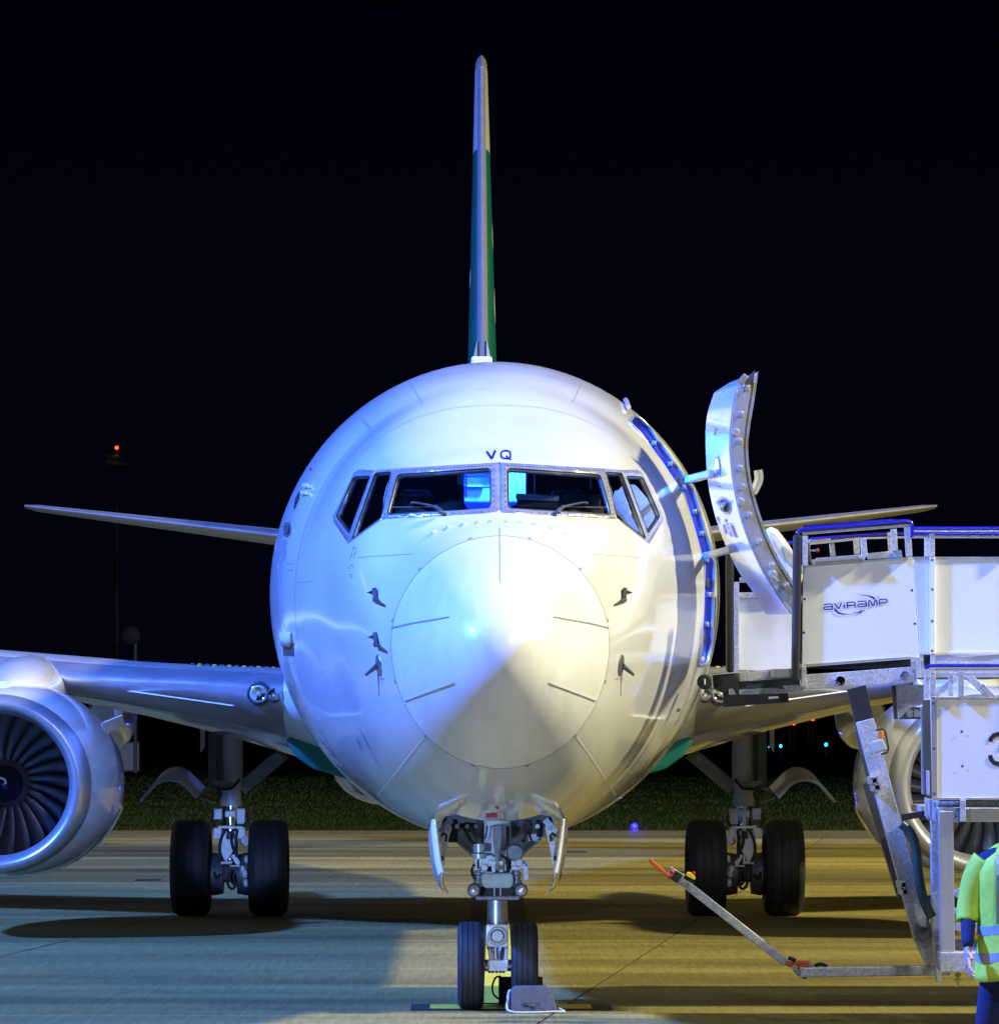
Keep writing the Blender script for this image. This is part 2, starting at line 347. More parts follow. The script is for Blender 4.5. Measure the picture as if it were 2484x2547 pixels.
def hit(z, x, y):
    """survey point -> (s, th) on the skin"""
    lo = None; s = .002
    while s < 9:
        if inside(P(z,x,y,Y0+s)) > 0:
            a, b = s-.03 if s > .03 else 0, s
            for _ in range(30):
                m = (a+b)/2
                if inside(P(z,x,y,Y0+m)) > 0: b = m
                else: a = m
            p = P(z,x,y,Y0+b); q = Sq(b); zc = Cf(q); bb = (Tf(q)-zc) if p.z >= zc else (zc-Bf(q))
            return (b, math.atan2(p.x/Wf(q), (p.z-zc)/bb))
        s += .03
    return None
def sub(pts, n=8, closed=True):
    out = []; m = len(pts)
    for i in range(m if closed else m-1):
        a, b = pts[i], pts[(i+1)%m]
        for k in range(n): out.append((a[0]+(b[0]-a[0])*k/n, a[1]+(b[1]-a[1])*k/n))
    if not closed: out.append(pts[-1])
    return out
def rnd(pts, r, n=4):
    out = []; m = len(pts)
    for i in range(m):
        p0, p, p2 = Vector(pts[i-1]), Vector(pts[i]), Vector(pts[(i+1)%m])
        a = p+(p0-p).normalized()*min(r,(p0-p).length*.4); b = p+(p2-p).normalized()*min(r,(p2-p).length*.4)
        for k in range(n+1):
            t = k/n; q = a*(1-t)**2+p*2*t*(1-t)+b*t*t; out.append((q.x,q.y))
    return out
def hits(z, pts): return [h for h in (hit(z,x,y) for x,y in pts) if h]
def seamS(th): return 1.225+.125*math.cos(th)
def pip(x, y, poly):
    c = False; n = len(poly); j = n-1
    for i in range(n):
        if (poly[i][1] > y) != (poly[j][1] > y) and x < (poly[j][0]-poly[i][0])*(y-poly[i][1])/(poly[j][1]-poly[i][1])+poly[i][0]: c = not c
        j = i
    return c
KT = 1.5
def patch(name, mt, outer, holes, grid, parent, off=0.0, solid=0, keep=None):
    """triangulated piece of the skin between outline and holes, all in (s, th)"""
    vs = []; es = []
    def ring(poly):
        n0 = len(vs)
        for a in poly: vs.append(Vector((a[0], a[1]*KT)))
        for i in range(len(poly)): es.append((n0+i, n0+(i+1)%len(poly)))
    ring(outer)
    for h in holes: ring(h)
    for a in grid: vs.append(Vector((a[0], a[1]*KT)))
    rv, re, rf = delaunay_2d_cdt(vs, es, [], 0, 1e-5)[:3]
    O = [(a[0],a[1]*KT) for a in outer]; H = [[(a[0],a[1]*KT) for a in h] for h in holes]
    fs = []
    for f in rf:
        cx = sum(rv[i].x for i in f)/3; cy = sum(rv[i].y for i in f)/3
        if not pip(cx,cy,O) or any(pip(cx,cy,h) for h in H): continue
        fs.append(tuple(f))
    used = sorted({i for f in fs for i in f}); mp = {u:k for k,u in enumerate(used)}
    co = []; nn = []
    for u in used:
        s, th = rv[u].x, rv[u].y/KT; n = N(s,th); co.append(S(s,th)+n*off); nn.append(n)
    out = []
    for f in fs:
        g_ = [mp[i] for i in f]; fn = (co[g_[1]]-co[g_[0]]).cross(co[g_[2]]-co[g_[0]])
        if fn.dot(nn[g_[0]]) < 0: g_.reverse()
        out.append(tuple(g_))
    me = bpy.data.meshes.new(name); me.from_pydata([tuple(c) for c in co], [], out); me.update()
    me.polygons.foreach_set('use_smooth', [True]*len(me.polygons))
    me.normals_split_custom_set_from_vertices([tuple(n) for n in nn])
    me.materials.append(mt); o = bpy.data.objects.new(name, me); link(o, parent)
    if solid: m = o.modifiers.new('thickness','SOLIDIFY'); m.thickness = solid; m.offset = -1
    return o
def gridpts(s0, s1, ds, t0, t1, dt):
    return [(s0+i*ds, t0+j*dt) for i in range(int((s1-s0)/ds)+1) for j in range(int((t1-t0)/dt)+1)]
def mir(p): return [(s,-t) for s,t in p][::-1]
def seamline(pts, w=.006, m=None, name='panel_seam', parent=None, off=.002):
    """thin raised ribbon along (s, th) points"""
    mb = MB(); L = []
    for i,(s,t) in enumerate(pts):
        p = S(s,t); a = S(*pts[max(i-1,0)]); b = S(*pts[min(i+1,len(pts)-1)]); n = N(s,t); d = (b-a)
        if d.length < 1e-6: continue
        sd = d.normalized().cross(n)*(w/2); L.append([p+sd+n*off, p-sd+n*off])
    mb.loft(L, False, False); return mb.build(name, m or seam, parent or plane, recalc=False)
# --- outlines
PI = math.pi
wind_out = hits('Z1', sub([(1737,868),(975,913),(898,1274),(1737,1226)], 12))           # left half of windshield frame
side_out = hits('Z1', sub([(973,913),(845,922),(728,918),(695,940),(545,1255),(548,1292),(652,1449),(896,1274)], 6))
pane1 = hits('Z1', sub(rnd([(1008,955),(1671,910),(1672,1197),(934,1242)], 28), 5))
pane2 = hits('Z1', sub(rnd([(848,945),(962,937),(892,1264),(680,1416)], 12), 4))
pane3 = hits('Z1', sub(rnd([(692,972),(812,966),(662,1378),(568,1252)], 22), 4))
# whole window opening, both sides (centre line touches th=0)
left = hits('Z1', sub([(975,913),(845,922),(728,918),(695,940),(545,1255),(548,1292),(652,1449),(898,1274)], 6, False))
topc = hits('Z1', sub([(1737,868),(975,913)], 14, False)); botc = hits('Z1', sub([(898,1274),(1737,1226)], 14, False))
topc[0] = (topc[0][0], 0.0); botc[-1] = (botc[-1][0], 0.0)
halfo = topc+left[1:-1]+botc
opening = halfo+[(s,-t) for s,t in halfo[::-1]][1:-1]
# door opening (aircraft left = +X)
dt_ = [hit('Z2',1100,465), hit('Z4',1600,760)]
DS0 = 4.78; DS1 = 5.60; DTH0, DTH1 = R(39), R(107)
def rectp(s0,s1,t0,t1,r=.10,n=10):
    return sub(rnd([(s0,t0),(s1,t0),(s1,t1),(s0,t1)], r), n//3)
door_open = rectp(DS0, DS1, DTH0, DTH1, .09)
bay = [(2.95,PI),(2.95,PI-.26),(3.35,PI-.31),(4.9,PI-.27),(4.9,PI)]
bayL = sub(bay,6); bayR = sub([(s,-t) for s,t in bay][::-1],6)
# radome
rb = MB(); rings = []
nth = 120; ts = [0,.006,.015,.03,.05,.075,.11,.15,.2,.26,.33,.41,.5,.6,.7,.8,.9,1.0]
for t in ts[1:]: rings.append([(t*seamS(2*PI*k/nth), 2*PI*k/nth) for k in range(nth)])
vs = [S(0,0)]; ns = [Vector((0,-1,0))]; fs = []
for r_ in rings:
    for s,t in r_: vs.append(S(s,t)); ns.append(N(s,t))
for k in range(nth): fs.append((0,1+k,1+(k+1)%nth))
for i in range(len(rings)-1):
    for k in range(nth):
        a = 1+i*nth+k; b = 1+i*nth+(k+1)%nth; fs.append((a,a+nth,b+nth,b))
fs = [tuple(reversed(f)) if (vs[f[1]]-vs[f[0]]).cross(vs[f[2]]-vs[f[0]]).dot(ns[f[1]]) < 0 else f for f in fs]
me = bpy.data.meshes.new('radome'); me.from_pydata([tuple(v) for v in vs],[],fs); me.update()
me.polygons.foreach_set('use_smooth',[True]*len(me.polygons)); me.normals_split_custom_set_from_vertices([tuple(n) for n in ns]); me.materials.append(radm)
radome = bpy.data.objects.new('radome', me); link(radome, plane)
# nose skin
n_ = 120; e = 1e-4
ring0 = [(seamS(-PI+2*PI*k/n_)+.004, -PI+2*PI*k/n_) for k in range(n_+1)]
edgeR = [(1.1+i*.1, PI) for i in range(1,66)]
outer = ring0+[(s,PI) for s,_ in edgeR]+[(7.7, PI-2*PI*k/60) for k in range(61)]+[(s,-PI) for s,_ in edgeR[::-1]]
grid = [p for p in gridpts(1.16,4.9,.065,-PI+.04,PI-.04,.052) if p[0] > seamS(p[1])+.04]+gridpts(4.95,7.6,.14,-PI+.04,PI-.04,.06)
fus = patch('fuselage', paint, outer, [opening, door_open, bayL, bayR], grid, plane)
# rest of the fuselage
rr = MB(); st = [7.7,9,12,16,20,24,27]+[27+i*.8 for i in range(1,16)]+[39.4]
rr.loft([[S(s,2*PI*k/72) for k in range(72)] for s in st], True, True)
rr.build('rear_fuselage', paint, plane, smooth=40)
# window frames
ctr = [(topc[0][0]+ (botc[-1][0]-topc[0][0])*k/12, 0.0) for k in range(1,12)]
po = topc+[(s,t) for s,t in botc]  # left half polygon (th<0)
wf_out = topc+botc+ctr[::-1]
gp = gridpts(1.3,3.4,.06,-1.5,1.5,.045)
for sgn in (1,-1):
    f_ = (lambda p: p) if sgn == 1 else mir
    g2 = [(s,t) for s,t in gp if (t < 0) == (sgn == 1)]
    wfo = patch('windshield_frame', frame_m, f_(wf_out), [f_(pane1)], [p for p in g2 if pip(p[0],p[1],f_(wf_out))], plane, .004, .035)
    sfo = patch('side_window_frame', frame_m, f_(side_out), [f_(pane2), f_(pane3)], [p for p in g2 if pip(p[0],p[1],f_(side_out))], plane, .003, .03)
    for pn, pr in ((pane1,wfo),(pane2,sfo),(pane3,sfo)):
        q = f_(pn); gl = patch('window_pane', glassm, q, [], [p for p in gridpts(1.3,3.6,.09,-1.5,1.5,.07) if pip(p[0],p[1],q)], pr, -.012)
        # black rubber seal round each pane
        mb = MB(); pts = [S(s,t)+N(s,t)*.003 for s,t in q]; mb.tube(pts+[pts[0],pts[1]], .0055, 6, False); mb.build('seal', black, pr, smooth=60)
    # black liner in the gap between pane 2 and its post
# centre post seam and bolts
bolts = MB()
def bolt_at(s,t,r=.0075):
    p = S(s,t); n = N(s,t); u = n.orthogonal().normalized(); w = n.cross(u); p = p+n*.0055
    bolts.add([p+n*.002]+[p+(u*math.cos(k*PI/3)+w*math.sin(k*PI/3))*r for k in range(6)], [(0,1+k,1+(k+1)%6) for k in range(6)])
def boltrow(z, a, b, n):
    for i in range(n):
        t = i/(n-1); h = hit(z, a[0]+(b[0]-a[0])*t, a[1]+(b[1]-a[1])*t)
        if h:
            bolt_at(*h); bolt_at(h[0],-h[1])
boltrow('B6',(125,105),(865,62),27); boltrow('B6',(50,474),(855,430),15); boltrow('B6',(892,90),(896,395),8); boltrow('B6',(92,130),(25,450),10)
boltrow('Z1',(722,938),(820,934),6); boltrow('Z1',(565,1285),(640,1410),9)
o = bolts.build('frame_bolts', darkgear, plane, recalc=False); o['kind'] = 'stuff'
# --- cockpit interior
ck = MB()
def section(s, k=.965, n=48): return [Vector((S(s,2*PI*i/n).x*k, Y0+s, (S(s,2*PI*i/n).z-3.1)*k+3.1)) for i in range(n)]
# bulkhead with a doorway
bs = section(4.2); q = []
bm_ = MB()
yb = Y0+4.2
secp = [Vector((S(4.2,R(a)).x*.96, yb, (S(4.2,R(a)).z-3.2)*.96+3.2)) for a in range(0,181,5)]
for sg,xe in ((-1,.27),(1,.24)):
    arc = [Vector((p.x*sg,p.y,p.z)) for p in secp if p.x > xe+.01 and p.z > 2.3]
    bm_.prism([Vector((xe*sg,yb,arc[-1].z))]+arc[::-1]+[Vector((xe*sg,yb,arc[0].z))], (0,.05,0))
bm_.box((-.015,yb+.02,4.40),(.51,.05,.57))
bulk = bm_.build('cockpit_bulkhead', dark, plane)
fl = MB(); fl.box((0,Y0+3.5,2.95),(1.9,1.4,.05)); fl.box((0,Y0+6.2,2.62),(2.7,3.3,.04)); fl.build('cabin_floor', dark, plane)
# galley seen through the cockpit door
gy = Y0+6.2
gal = MB(); gal.box((-.05,gy,3.55),(1.7,.05,1.9)); gl_ = gal.build('galley_wall', cabinw, plane)
cc = MB(); cc.box((-.16,gy-.12,4.36),(.36,.2,.10)); cc.box((-.17,gy-.10,4.22),(.34,.16,.02)); cc.box((-.20,gy-.08,4.10),(.2,.1,.015)); cc.box((.22,gy-.1,4.2),(.07,.12,.45)); cc.build('galley_locker', cabinw, plane, bevel=.01)
cb = MB(); cb.box((.31,gy-.25,3.9),(.05,.3,1.1)); cb.box((0,gy-.18,3.42),(.9,.25,1.1)); cb.build('galley_counter', cabinb, plane, bevel=.01)
for (x,z,w,h) in ((-.15,4.295,.34,.012),(-.15,4.17,.34,.014),(-.15,4.08,.34,.01),(.02,4.2,.012,.4),(.10,4.18,.012,.3),(-.24,4.2,.02,.4)):
    cs = MB(); cs.box((x,gy-.26,z),(w,.02,h)); cs.build('locker_seam', cabinb, plane)
# overhead panel, pedestal and side consoles
ov = MB(); ov.box((0,33.6,4.28),(.55,.5,.05)); ov.build('overhead_panel', darkgear, plane, bevel=.01)
for k in range(6):
    ov = MB(); ov.box((-.22+.088*k,33.34,4.255),(.05,.02,.03)); ov.build('switch_row', greypaint, plane)
ov = MB(); ov.box((-.62,33.15,3.80),(.28,.03,.16)); ov.box((.62,33.15,3.80),(.28,.03,.16)); ov.build('instrument_panel', darkgear, plane, bevel=.01)
# doorway reveals
dr = MB(); dr.box((-.262,yb+.25,3.6),(.02,.46,1.2)); dr.box((.232,yb+.25,3.6),(.02,.46,1.2)); dr.build('doorway_lining', cabinb, plane)
lo_ = lamp('cabin_light', (0, Y0+5.55, 4.6), (.02,.235,1.0), 560, .12)
lo2 = lamp('cabin_light', (-.9, Y0+5.0, 4.4), (.02,.10,1.0), 300, .12)
# coaming, seats, visor
co_ = MB(); co_.prism([P('B6',130,405,33.0),P('B6',585,330,33.3),P('B6',650,345,33.3),P('B6',690,405,33.0),P('B6',690,460,33.0),P('B6',130,470,33.0)], (0,.25,0))
co_.prism([P('B6',1000,405,33.0),P('B6',1100,350,33.3),P('B6',1420,350,33.3),P('B6',1780,400,33.2),P('B6',1780,460,33.0),P('B6',1000,460,33.0)], (0,.25,0)); co_.build('glareshield', mat('brown_glareshield',(.07,.05,.04),.6), plane, bevel=.01)
for sg,(x0,y0,x1,y1) in enumerate(((150,252,382,400),(1360,252,1622,400))):
    a = P('B6',x0,y1+60,34.0); b = P('B6',x1,y0,34.0); mb = MB(); mb.box(((a.x+b.x)/2,34.0,(a.z+b.z)/2),(b.x-a.x,.12,b.z-a.z))
    mb.build('pilot_seat', mat('seat_cover',(.10,.11,.13),.35), plane, bevel=.03)
mb = MB(); mb.beam(P('B6',1072,305,32.8),P('B6',1420,322,32.8),.045,.03); mb.build('sun_visor', panelw, plane, bevel=.012)
mb = MB(); mb.beam(P('B6',1080,360,32.82),P('B6',1420,375,32.82),.06,.02); mb.build('chart_holder', darkgear, plane, bevel=.01)
mb = MB(); mb.tube([P('B6',1220,110,34.1),P('B6',1228,330,34.1)],.006,6); mb.tube([P('B6',1672,110,33.8),P('B6',1674,250,33.8)],.006,6); mb.tube([P('B6',628,118,34.0),P('B6',628,210,34.0)],.022,8); mb.build('grab_rail', panelw, plane)
# wipers
for sg in (1,-1):
    w_ = MB()
    def q(x,y,o=.03):
        h = hit('B6',x,y); p = S(*h)+N(*h)*o; return Vector((p.x*sg,p.y,p.z))
    w_.tube([q(485,462,.03),q(430,425,.05),q(300,392,.045),q(255,385,.04)],.0075,6); w_.tube([q(490,452,.035),q(440,428,.05)],.013,6)
    w_.tube([q(85,407,.02),q(455,407,.02)],.005,6); w_.ball(q(480,458,.03),.018,8); w_.ball(q(260,390,.04),.012,8)
    w_.build('wiper', darkgear, plane, smooth=50)
# --- seams and small fittings
seamline([(seamS(-PI+2*PI*k/140)+.002, -PI+2*PI*k/140) for k in range(141)], .007, name='radome_seam')
def sl2(z, pts, w=.005, m=None, n=10, name='panel_seam', both=False, off=.002):
    q = hits(z, sub(pts,n,False)); seamline(q, w, m, name, None, off)
    if both: seamline([(s,-t) for s,t in q], w, m, name, None, off)
sl2('Z1',[(1738,1335),(1740,1731)],.006); sl2('Z1',[(1738,860),(1738,1225)],.004)
sl2('Z3',[(965,468),(1100,437),(1378,390)],.009,seam,10,'lightning_strip',True,.006); sl2('Z3',[(1055,980),(1405,852)],.022,seamw,8,'lightning_strip',True,.008)
sl2('Z3',[(1062,992),(1405,865)],.005,seam,8,'strip_edge',True,.006)
sl2('Z3',[(1192,1250),(835,1705)],.014,seamw,12,'drain_strip',True)
sl2('Z1',[(1072,246),(1186,440)],.006); seamline([(s,-t) for s,t in hits('Z1',sub([(1072,246),(1186,440)],8,False))],.006)
h0 = hits('Z1', sub([(1186,440),(1290,397),(1400,368),(1500,348),(1620,334),(1737,329)],6,False)); seamline(h0+[(s,-t) for s,t in h0[::-1]],.007,seamw)
sl2('Z1',[(890,620),(970,550),(1186,440)],.004)
sl2('Z1',[(1100,1524),(720,1548)],.004,both=True)
sl2('Z3',[(1195,1250),(1298,1355)],.006,both=True)
sl2('Z3',[(150,0),(165,400),(170,560)],.006,seamw); 
sl2('Z3',[(408,0),(406,130),(270,146)],.004)
sl2('Z3',[(430,500),(560,1150),(640,1330),(900,1660)],.004,both=True)
# starboard service door outline (s const lines) and its recess
for a,b in (((4.46,-R(39)),(4.46,-R(107))),((5.34,-R(39)),(5.34,-R(107)))):
    seamline([(a[0]+(b[0]-a[0])*k/30, a[1]+(b[1]-a[1])*k/30) for k in range(31)], .010)
seamline([(4.46+.88*k/8,-R(39)) for k in range(9)],.03)
def onskin(z,x,y,off=.0):
    h = hit(z,x,y); return S(*h)+N(*h)*off, N(*h)
seamline([(3.72, R(a)) for a in range(-62,63,2)], .005)
rv = MB()
def rivets(path, r=.0045):
    for s,t in path:
        p = S(s,t); n = N(s,t); u = n.orthogonal().normalized(); w = n.cross(u); p = p+n*.0022
        rv.add([p+(u*math.cos(k*PI/2)+w*math.sin(k*PI/2))*r for k in range(4)], [(0,1,2,3)])
for sg in (1,-1):
    seamline([(3.72, sg*R(a)) for a in range(98,142,2)], .005)
    rivets([(3.69, sg*R(a*.1)) for a in range(980,1420,16)]); rivets([(3.75, sg*R(a*.1)) for a in range(980,1420,16)])
    rivets([(3.69, sg*R(a*.1)) for a in range(0,620,16)]); rivets([(3.75, sg*R(a*.1)) for a in range(0,620,16)])
    rivets([(1.50+i*.055, sg*R(118)) for i in range(50)]); rivets([(1.9+i*.055, sg*R(92)) for i in range(44)])
    rivets([(seamS(sg*R(a))+.05, sg*R(a)) for a in range(28,180,3)])
rvo = rv.build('skin_rivets', seam, plane, recalc=False); rvo['kind'] = 'stuff'
def plate(name, m, z, pts, off=.003, th=0.0, parent=None):
    q = hits(z, sub(pts,4)); return patch(name, m, q, [], [], parent or plane, off, th)
plate('drain_recess', darkgear, 'Z3', [(178,570),(262,575),(262,668),(190,668)], .003)
plate('drain_cover', panelw, 'Z3', [(175,500),(250,495),(252,580),(235,602),(195,600),(180,570)], .02, .02)
plate('door_handle', steel, 'Z1', [(205,1295),(235,1295),(243,1330),(240,1380),(215,1405),(190,1390),(186,1330)], .004)
plate('door_handle_grip', darkgear, 'Z1', [(205,1325),(232,1320),(236,1370),(208,1385)], .012)
plate('service_door_window', dark, 'Z1', [(308,1072),(300,1130),(268,1205),(262,1190),(275,1120),(300,1075)], .004)
for (x,y) in ((365,1040),(352,1092)):
    plate('door_hinge', panelw, 'Z1', [(x-22,y-10),(x+22,y-12),(x+22,y+12),(x-22,y+10)], .03, .03)
for (x,y) in ((237,1592),(236,1637)): plate('hinge_seam', seam, 'Z1', [(x-25,y-2),(x+25,y-2),(x+25,y+2),(x-25,y+2)], .004)
# vortex bumps over the radome
for (x,y) in ((1265,1375),(1370,1337),(1480,1317),(1585,1302),(1680,1295)):
    for sg in (1,-1):
        p,n = onskin('Z1',x,y,.0); p.x *= sg; n = Vector((n.x*sg,n.y,n.z)); mb = MB(); d = Vector((0,1,0)); d = (d-n*d.dot(n)).normalized(); sd = d.cross(n)
        mb.add([p-sd*.03-d*.03, p+sd*.03-d*.03, p+sd*.03+d*.03, p-sd*.03+d*.03, p+n*.014-d*.02, p+n*.014+d*.02], [(0,1,4),(1,2,5,4),(2,3,5),(3,0,4,5)]); mb.build('vortex_bump', paint, plane)
# latches round the radome seam
lm = MB()
for k in range(12):
    th = -PI+2*PI*(k+.5)/12; s = seamS(th)+.03; p = S(s,th); n = N(s,th); mb = MB(); mb.lathe([(.0,.004),(.014,.004),(.014,-.002)], p, n, 10); mb.build('radome_latch', seam, plane)
# pitot probes, vanes, static mast
def probe(z, x, y, both):
    for sg in both:
        p,n = onskin(z,x,y); p.x *= sg; n = Vector((n.x*sg,n.y,n.z)); out = n*.15; fwd = Vector((0,-.30,-.0)); mb = MB()
        mb.prism([p+Vector((0,-.07,.03)),p+Vector((0,.09,.03)),p+out+Vector((0,-.05,-.02)),p+out+Vector((0,-.09,-.02))], Vector((0,0,-.028)))
        mb.tube([p+out+Vector((0,-.03,-.035)),p+out+Vector((0,-.12,-.035)),p+out+Vector((0,-.30,-.03))],[.02,.018,.009],8)
        mb.build('pitot_probe', darkgear, plane, smooth=40)
        mb = MB(); mb.lathe([(0,.006),(.05,.006),(.06,0)], p+n*.002, n, 20); mb.build('probe_base', frame_m, plane, smooth=30)
def pprobe(z, pts, sg):
    """z-shaped probe: side view traced on its own fore-aft plate"""
    mb = MB(); y = None
    c,n = onskin(z,*pts[0]); 
def zprobe(x, y, sgs):
    for sg in sgs:
        c,n = onskin('Z3',x,y); c = Vector((c.x*sg,c.y,c.z)); n = Vector((n.x*sg,n.y,n.z)); k = 1/2.885*(c.y)/F
        def g(dx,dz,dy=0): return c+Vector((dx*k*sg,dy,-dz*k))
        mb = MB(); mb.prism([g(-60,0),g(15,-32),g(18,10),g(-10,14)], (0,-.03,0))           # swept mast
        mb.beam(g(0,-20,-.03),g(8,55,-.10),.030,.05); mb.tube([g(2,52,-.08),g(40,62,-.32)],[.018,.008],8); mb.tube([g(5,55,-.08),g(45,66,-.10)],.014,6)
        mb.build('pitot_probe', darkgear, plane, smooth=30, bevel=.004)
zprobe(840,215,(1,-1)); zprobe(845,535,(1,))
for sg in (1,-1):
    c,n = onskin('Z3',872,735); c = Vector((c.x*sg,c.y,c.z)); n = Vector((n.x*sg,n.y,n.z))
    mb = MB(); mb.lathe([(0,.012),(.03,.012),(.045,.008),(.072,.006),(.078,0)], c, n, 24); mb.build('vane_plate', steel if sg>0 else darkgear, plane, smooth=30)
    mb = MB(); k = c.y/F/2.885; t = c+Vector((-95*k*sg,0.12,-68*k)); mb.tube([c+n*.01, t],[.02,.010],8); mb.build('attack_vane', darkgear, plane, smooth=40)
    mb = MB(); mb.tube([c+Vector((0,-.005,-.07)), c+Vector((sg*.0,-.01,-.22))],.004,6); mb.build('vane_wire', seam, plane)
# drain mast lower right
p,n = onskin('Z4',1462,1055); mb = MB(); e_ = P('Z4',1405,1030,p.y-.2); mb.tube([p,e_],[.018,.014],8); mb.tube([P('Z4',1408,1010,e_.y),e_,P('Z4',1375,1150,e_.y+.1)],.010,6); mb.build('drain_mast', darkgear, plane, smooth=40)
# lettering helper
def text_mesh(txt, size, font=None):
    cu = bpy.data.curves.new('t','FONT'); cu.body = txt; cu.size = size; cu.align_x = 'CENTER'; cu.align_y = 'CENTER'
    o = bpy.data.objects.new('t', cu); scene.collection.objects.link(o); dg = bpy.context.evaluated_depsgraph_get()
    me = o.evaluated_get(dg).to_mesh(); vs = [v.co.copy() for v in me.vertices]; fs = [tuple(p.vertices) for p in me.polygons]
    o.evaluated_get(dg).to_mesh_clear(); bpy.data.objects.remove(o); bpy.data.curves.remove(cu); return vs, fs
def stroke2d(pts, w):
    out = []; L = []
    for i,p in enumerate(pts):
        p = Vector(p); a = Vector(pts[max(i-1,0)]); b = Vector(pts[min(i+1,len(pts)-1)]); d = (b-a).normalized(); nrm = Vector((-d.y,d.x))
        ww = w[i] if isinstance(w,(list,tuple)) else w; L.append((p+nrm*ww/2, p-nrm*ww/2))
    return L
def skintext(name, m, z, strokes, w, off=.003):
    mb = MB()
    for st_ in strokes:
        pts = sub(st_,4,False); L = []
        for a,b in stroke2d(pts,w):
            pa,_ = onskin(z,a.x,a.y,off); pb,_ = onskin(z,b.x,b.y,off); L.append([pa,pb])
        mb.loft(L, False, False)
    return mb.build(name, m, plane, recalc=False)
skintext('letter_v', navy, 'Z1', [[(1645,787),(1682,843)],[(1681,843),(1708,780)]], 15)
skintext('letter_q', navy, 'Z1', [[(1750,830),(1748,800),(1760,785),(1790,783),(1812,790),(1816,815),(1814,838),(1795,840),(1765,838),(1750,828)],[(1785,820),(1818,850)]], 11)
# small placard lines of print
def print_lines(z, rows, m, h=3, parent=None):
    mb = MB()
    for (xa,ya,xb,yb) in rows:
        n = max(2,int(math.hypot(xb-xa,yb-ya)/7))
        for i in range(n):
            if random.random() < .22: continue
            t0 = i/n; t1 = (i+.62)/n
            L = []
            for a,b in stroke2d([(xa+(xb-xa)*t0, ya+(yb-ya)*t0),(xa+(xb-xa)*t1, ya+(yb-ya)*t1)], h):
                ha, hb = hit(z,a.x,a.y), hit(z,b.x,b.y)
                if ha and hb: L.append([S(*ha)+N(*ha)*.003, S(*hb)+N(*hb)*.003])
            if len(L) == 2: mb.loft(L, False, False)
    o = mb.build('placard_print', m, plane, recalc=False); o['kind'] = 'stuff'; return o
greyink = mat('grey_ink', (.12,.13,.32), .6); redink = mat('red_ink', (.42,.10,.22), .6)
print_lines('Z1', [(655,1604,693,1604),(650,1624,692,1624),(648,1672,688,1672),(648,1692,688,1692),(690,1475,715,1480),(692,1475,665,1570),(715,1480,690,1560)], greyink, 5)
print_lines('Z1', [(195,1430,182,1570),(205,1430,192,1570),(213,1430,200,1570)], greyink, 4)
print_lines('Z3', [(735,1190,875,1465),(722,1262,760,1345),(708,1250,742,1340)], greyink, 7)
print_lines('Z3', [(880,820,898,820),(870,830,910,830),(870,836,910,836)], redink, 4); print_lines('Z4', [(1008,830,1034,830),(1000,838,1032,838)], redink, 4)
print_lines('Z1', [(420,845,408,880)], greyink, 6); plate('red_placard', redm, 'Z1', [(376,905),(392,905),(390,925),(374,925)], .003)
plate('red_placard', redm, 'Z5', [(660,235),(750,228),(750,262),(665,268)], .003); plate('red_placard', redm, 'Z5', [(730,175),(762,178),(768,195),(740,195)], .003); plate('white_placard', panelw, 'Z5', [(752,222),(795,222),(800,265),(752,265)], .003)
print_lines('Z5', [(755,232,792,232),(755,244,792,244),(755,256,792,256)], greyink, 5)
# ================================================================== OPEN CABIN DOOR (part of the airliner)
# jamb ring
jr = MB(); ring_o = []; ring_i = []
for s,t in door_open:
    p = S(s,t); n = N(s,t); ring_o.append(p-n*.002); ring_i.append(p-n*.13+Vector((0,(-.035 if s < 5.1 else .0),0)))
jr.loft([ring_o,ring_i], True, False); jamb = jr.build('door_surround', blueliner, plane, smooth=50, solid=.004)
rim = MB(); rim.tube([p+Vector((.004,0,0)) for p in ring_o]+ring_o[:2], .014, 6, False); rim.build('door_rim', frame_m, plane, smooth=60)
stop = MB(); stop.box((0,0,0),(.036,.05,.04)); stop.box((-.0,-.03,0),(.024,.02,.024)); fst = None
for k,t in enumerate((48,55,62,69,75,82,91,98)):
    th = R(t); p = S(DS1,th)-N(DS1,th)*.06+Vector((0,-.02,0))
    if fst is None: fst = stop.build('door_stop', alu, plane, bevel=.006); fst.location = p-wpos(plane); 
    else: dup(fst, plane, p)
lt = MB(); 
for t in (60,88,101):
    th = R(t); p = S(DS1,th)-N(DS1,th)*.08+Vector((0,-.03,0)); lt = MB(); lt.box(p,(.045,.05,.08)); lt.build('door_latch', darkgear, plane, bevel=.01)
# sill bracket + roller under the door
mb = MB(); c = P('Z4',1650,855,34.3); mb.lathe([(.0,-.05),(.045,-.05),(.058,-.03),(.058,.03),(.045,.05),(0,.05)], c, (0,1,0), 24); mb.build('buffer_wheel', black, plane, smooth=35)
mb = MB(); mb.box(c+Vector((-.002,-.055,0)),(.012,.01,.045)); mb.build('wheel_badge', panelw, plane, bevel=.005)
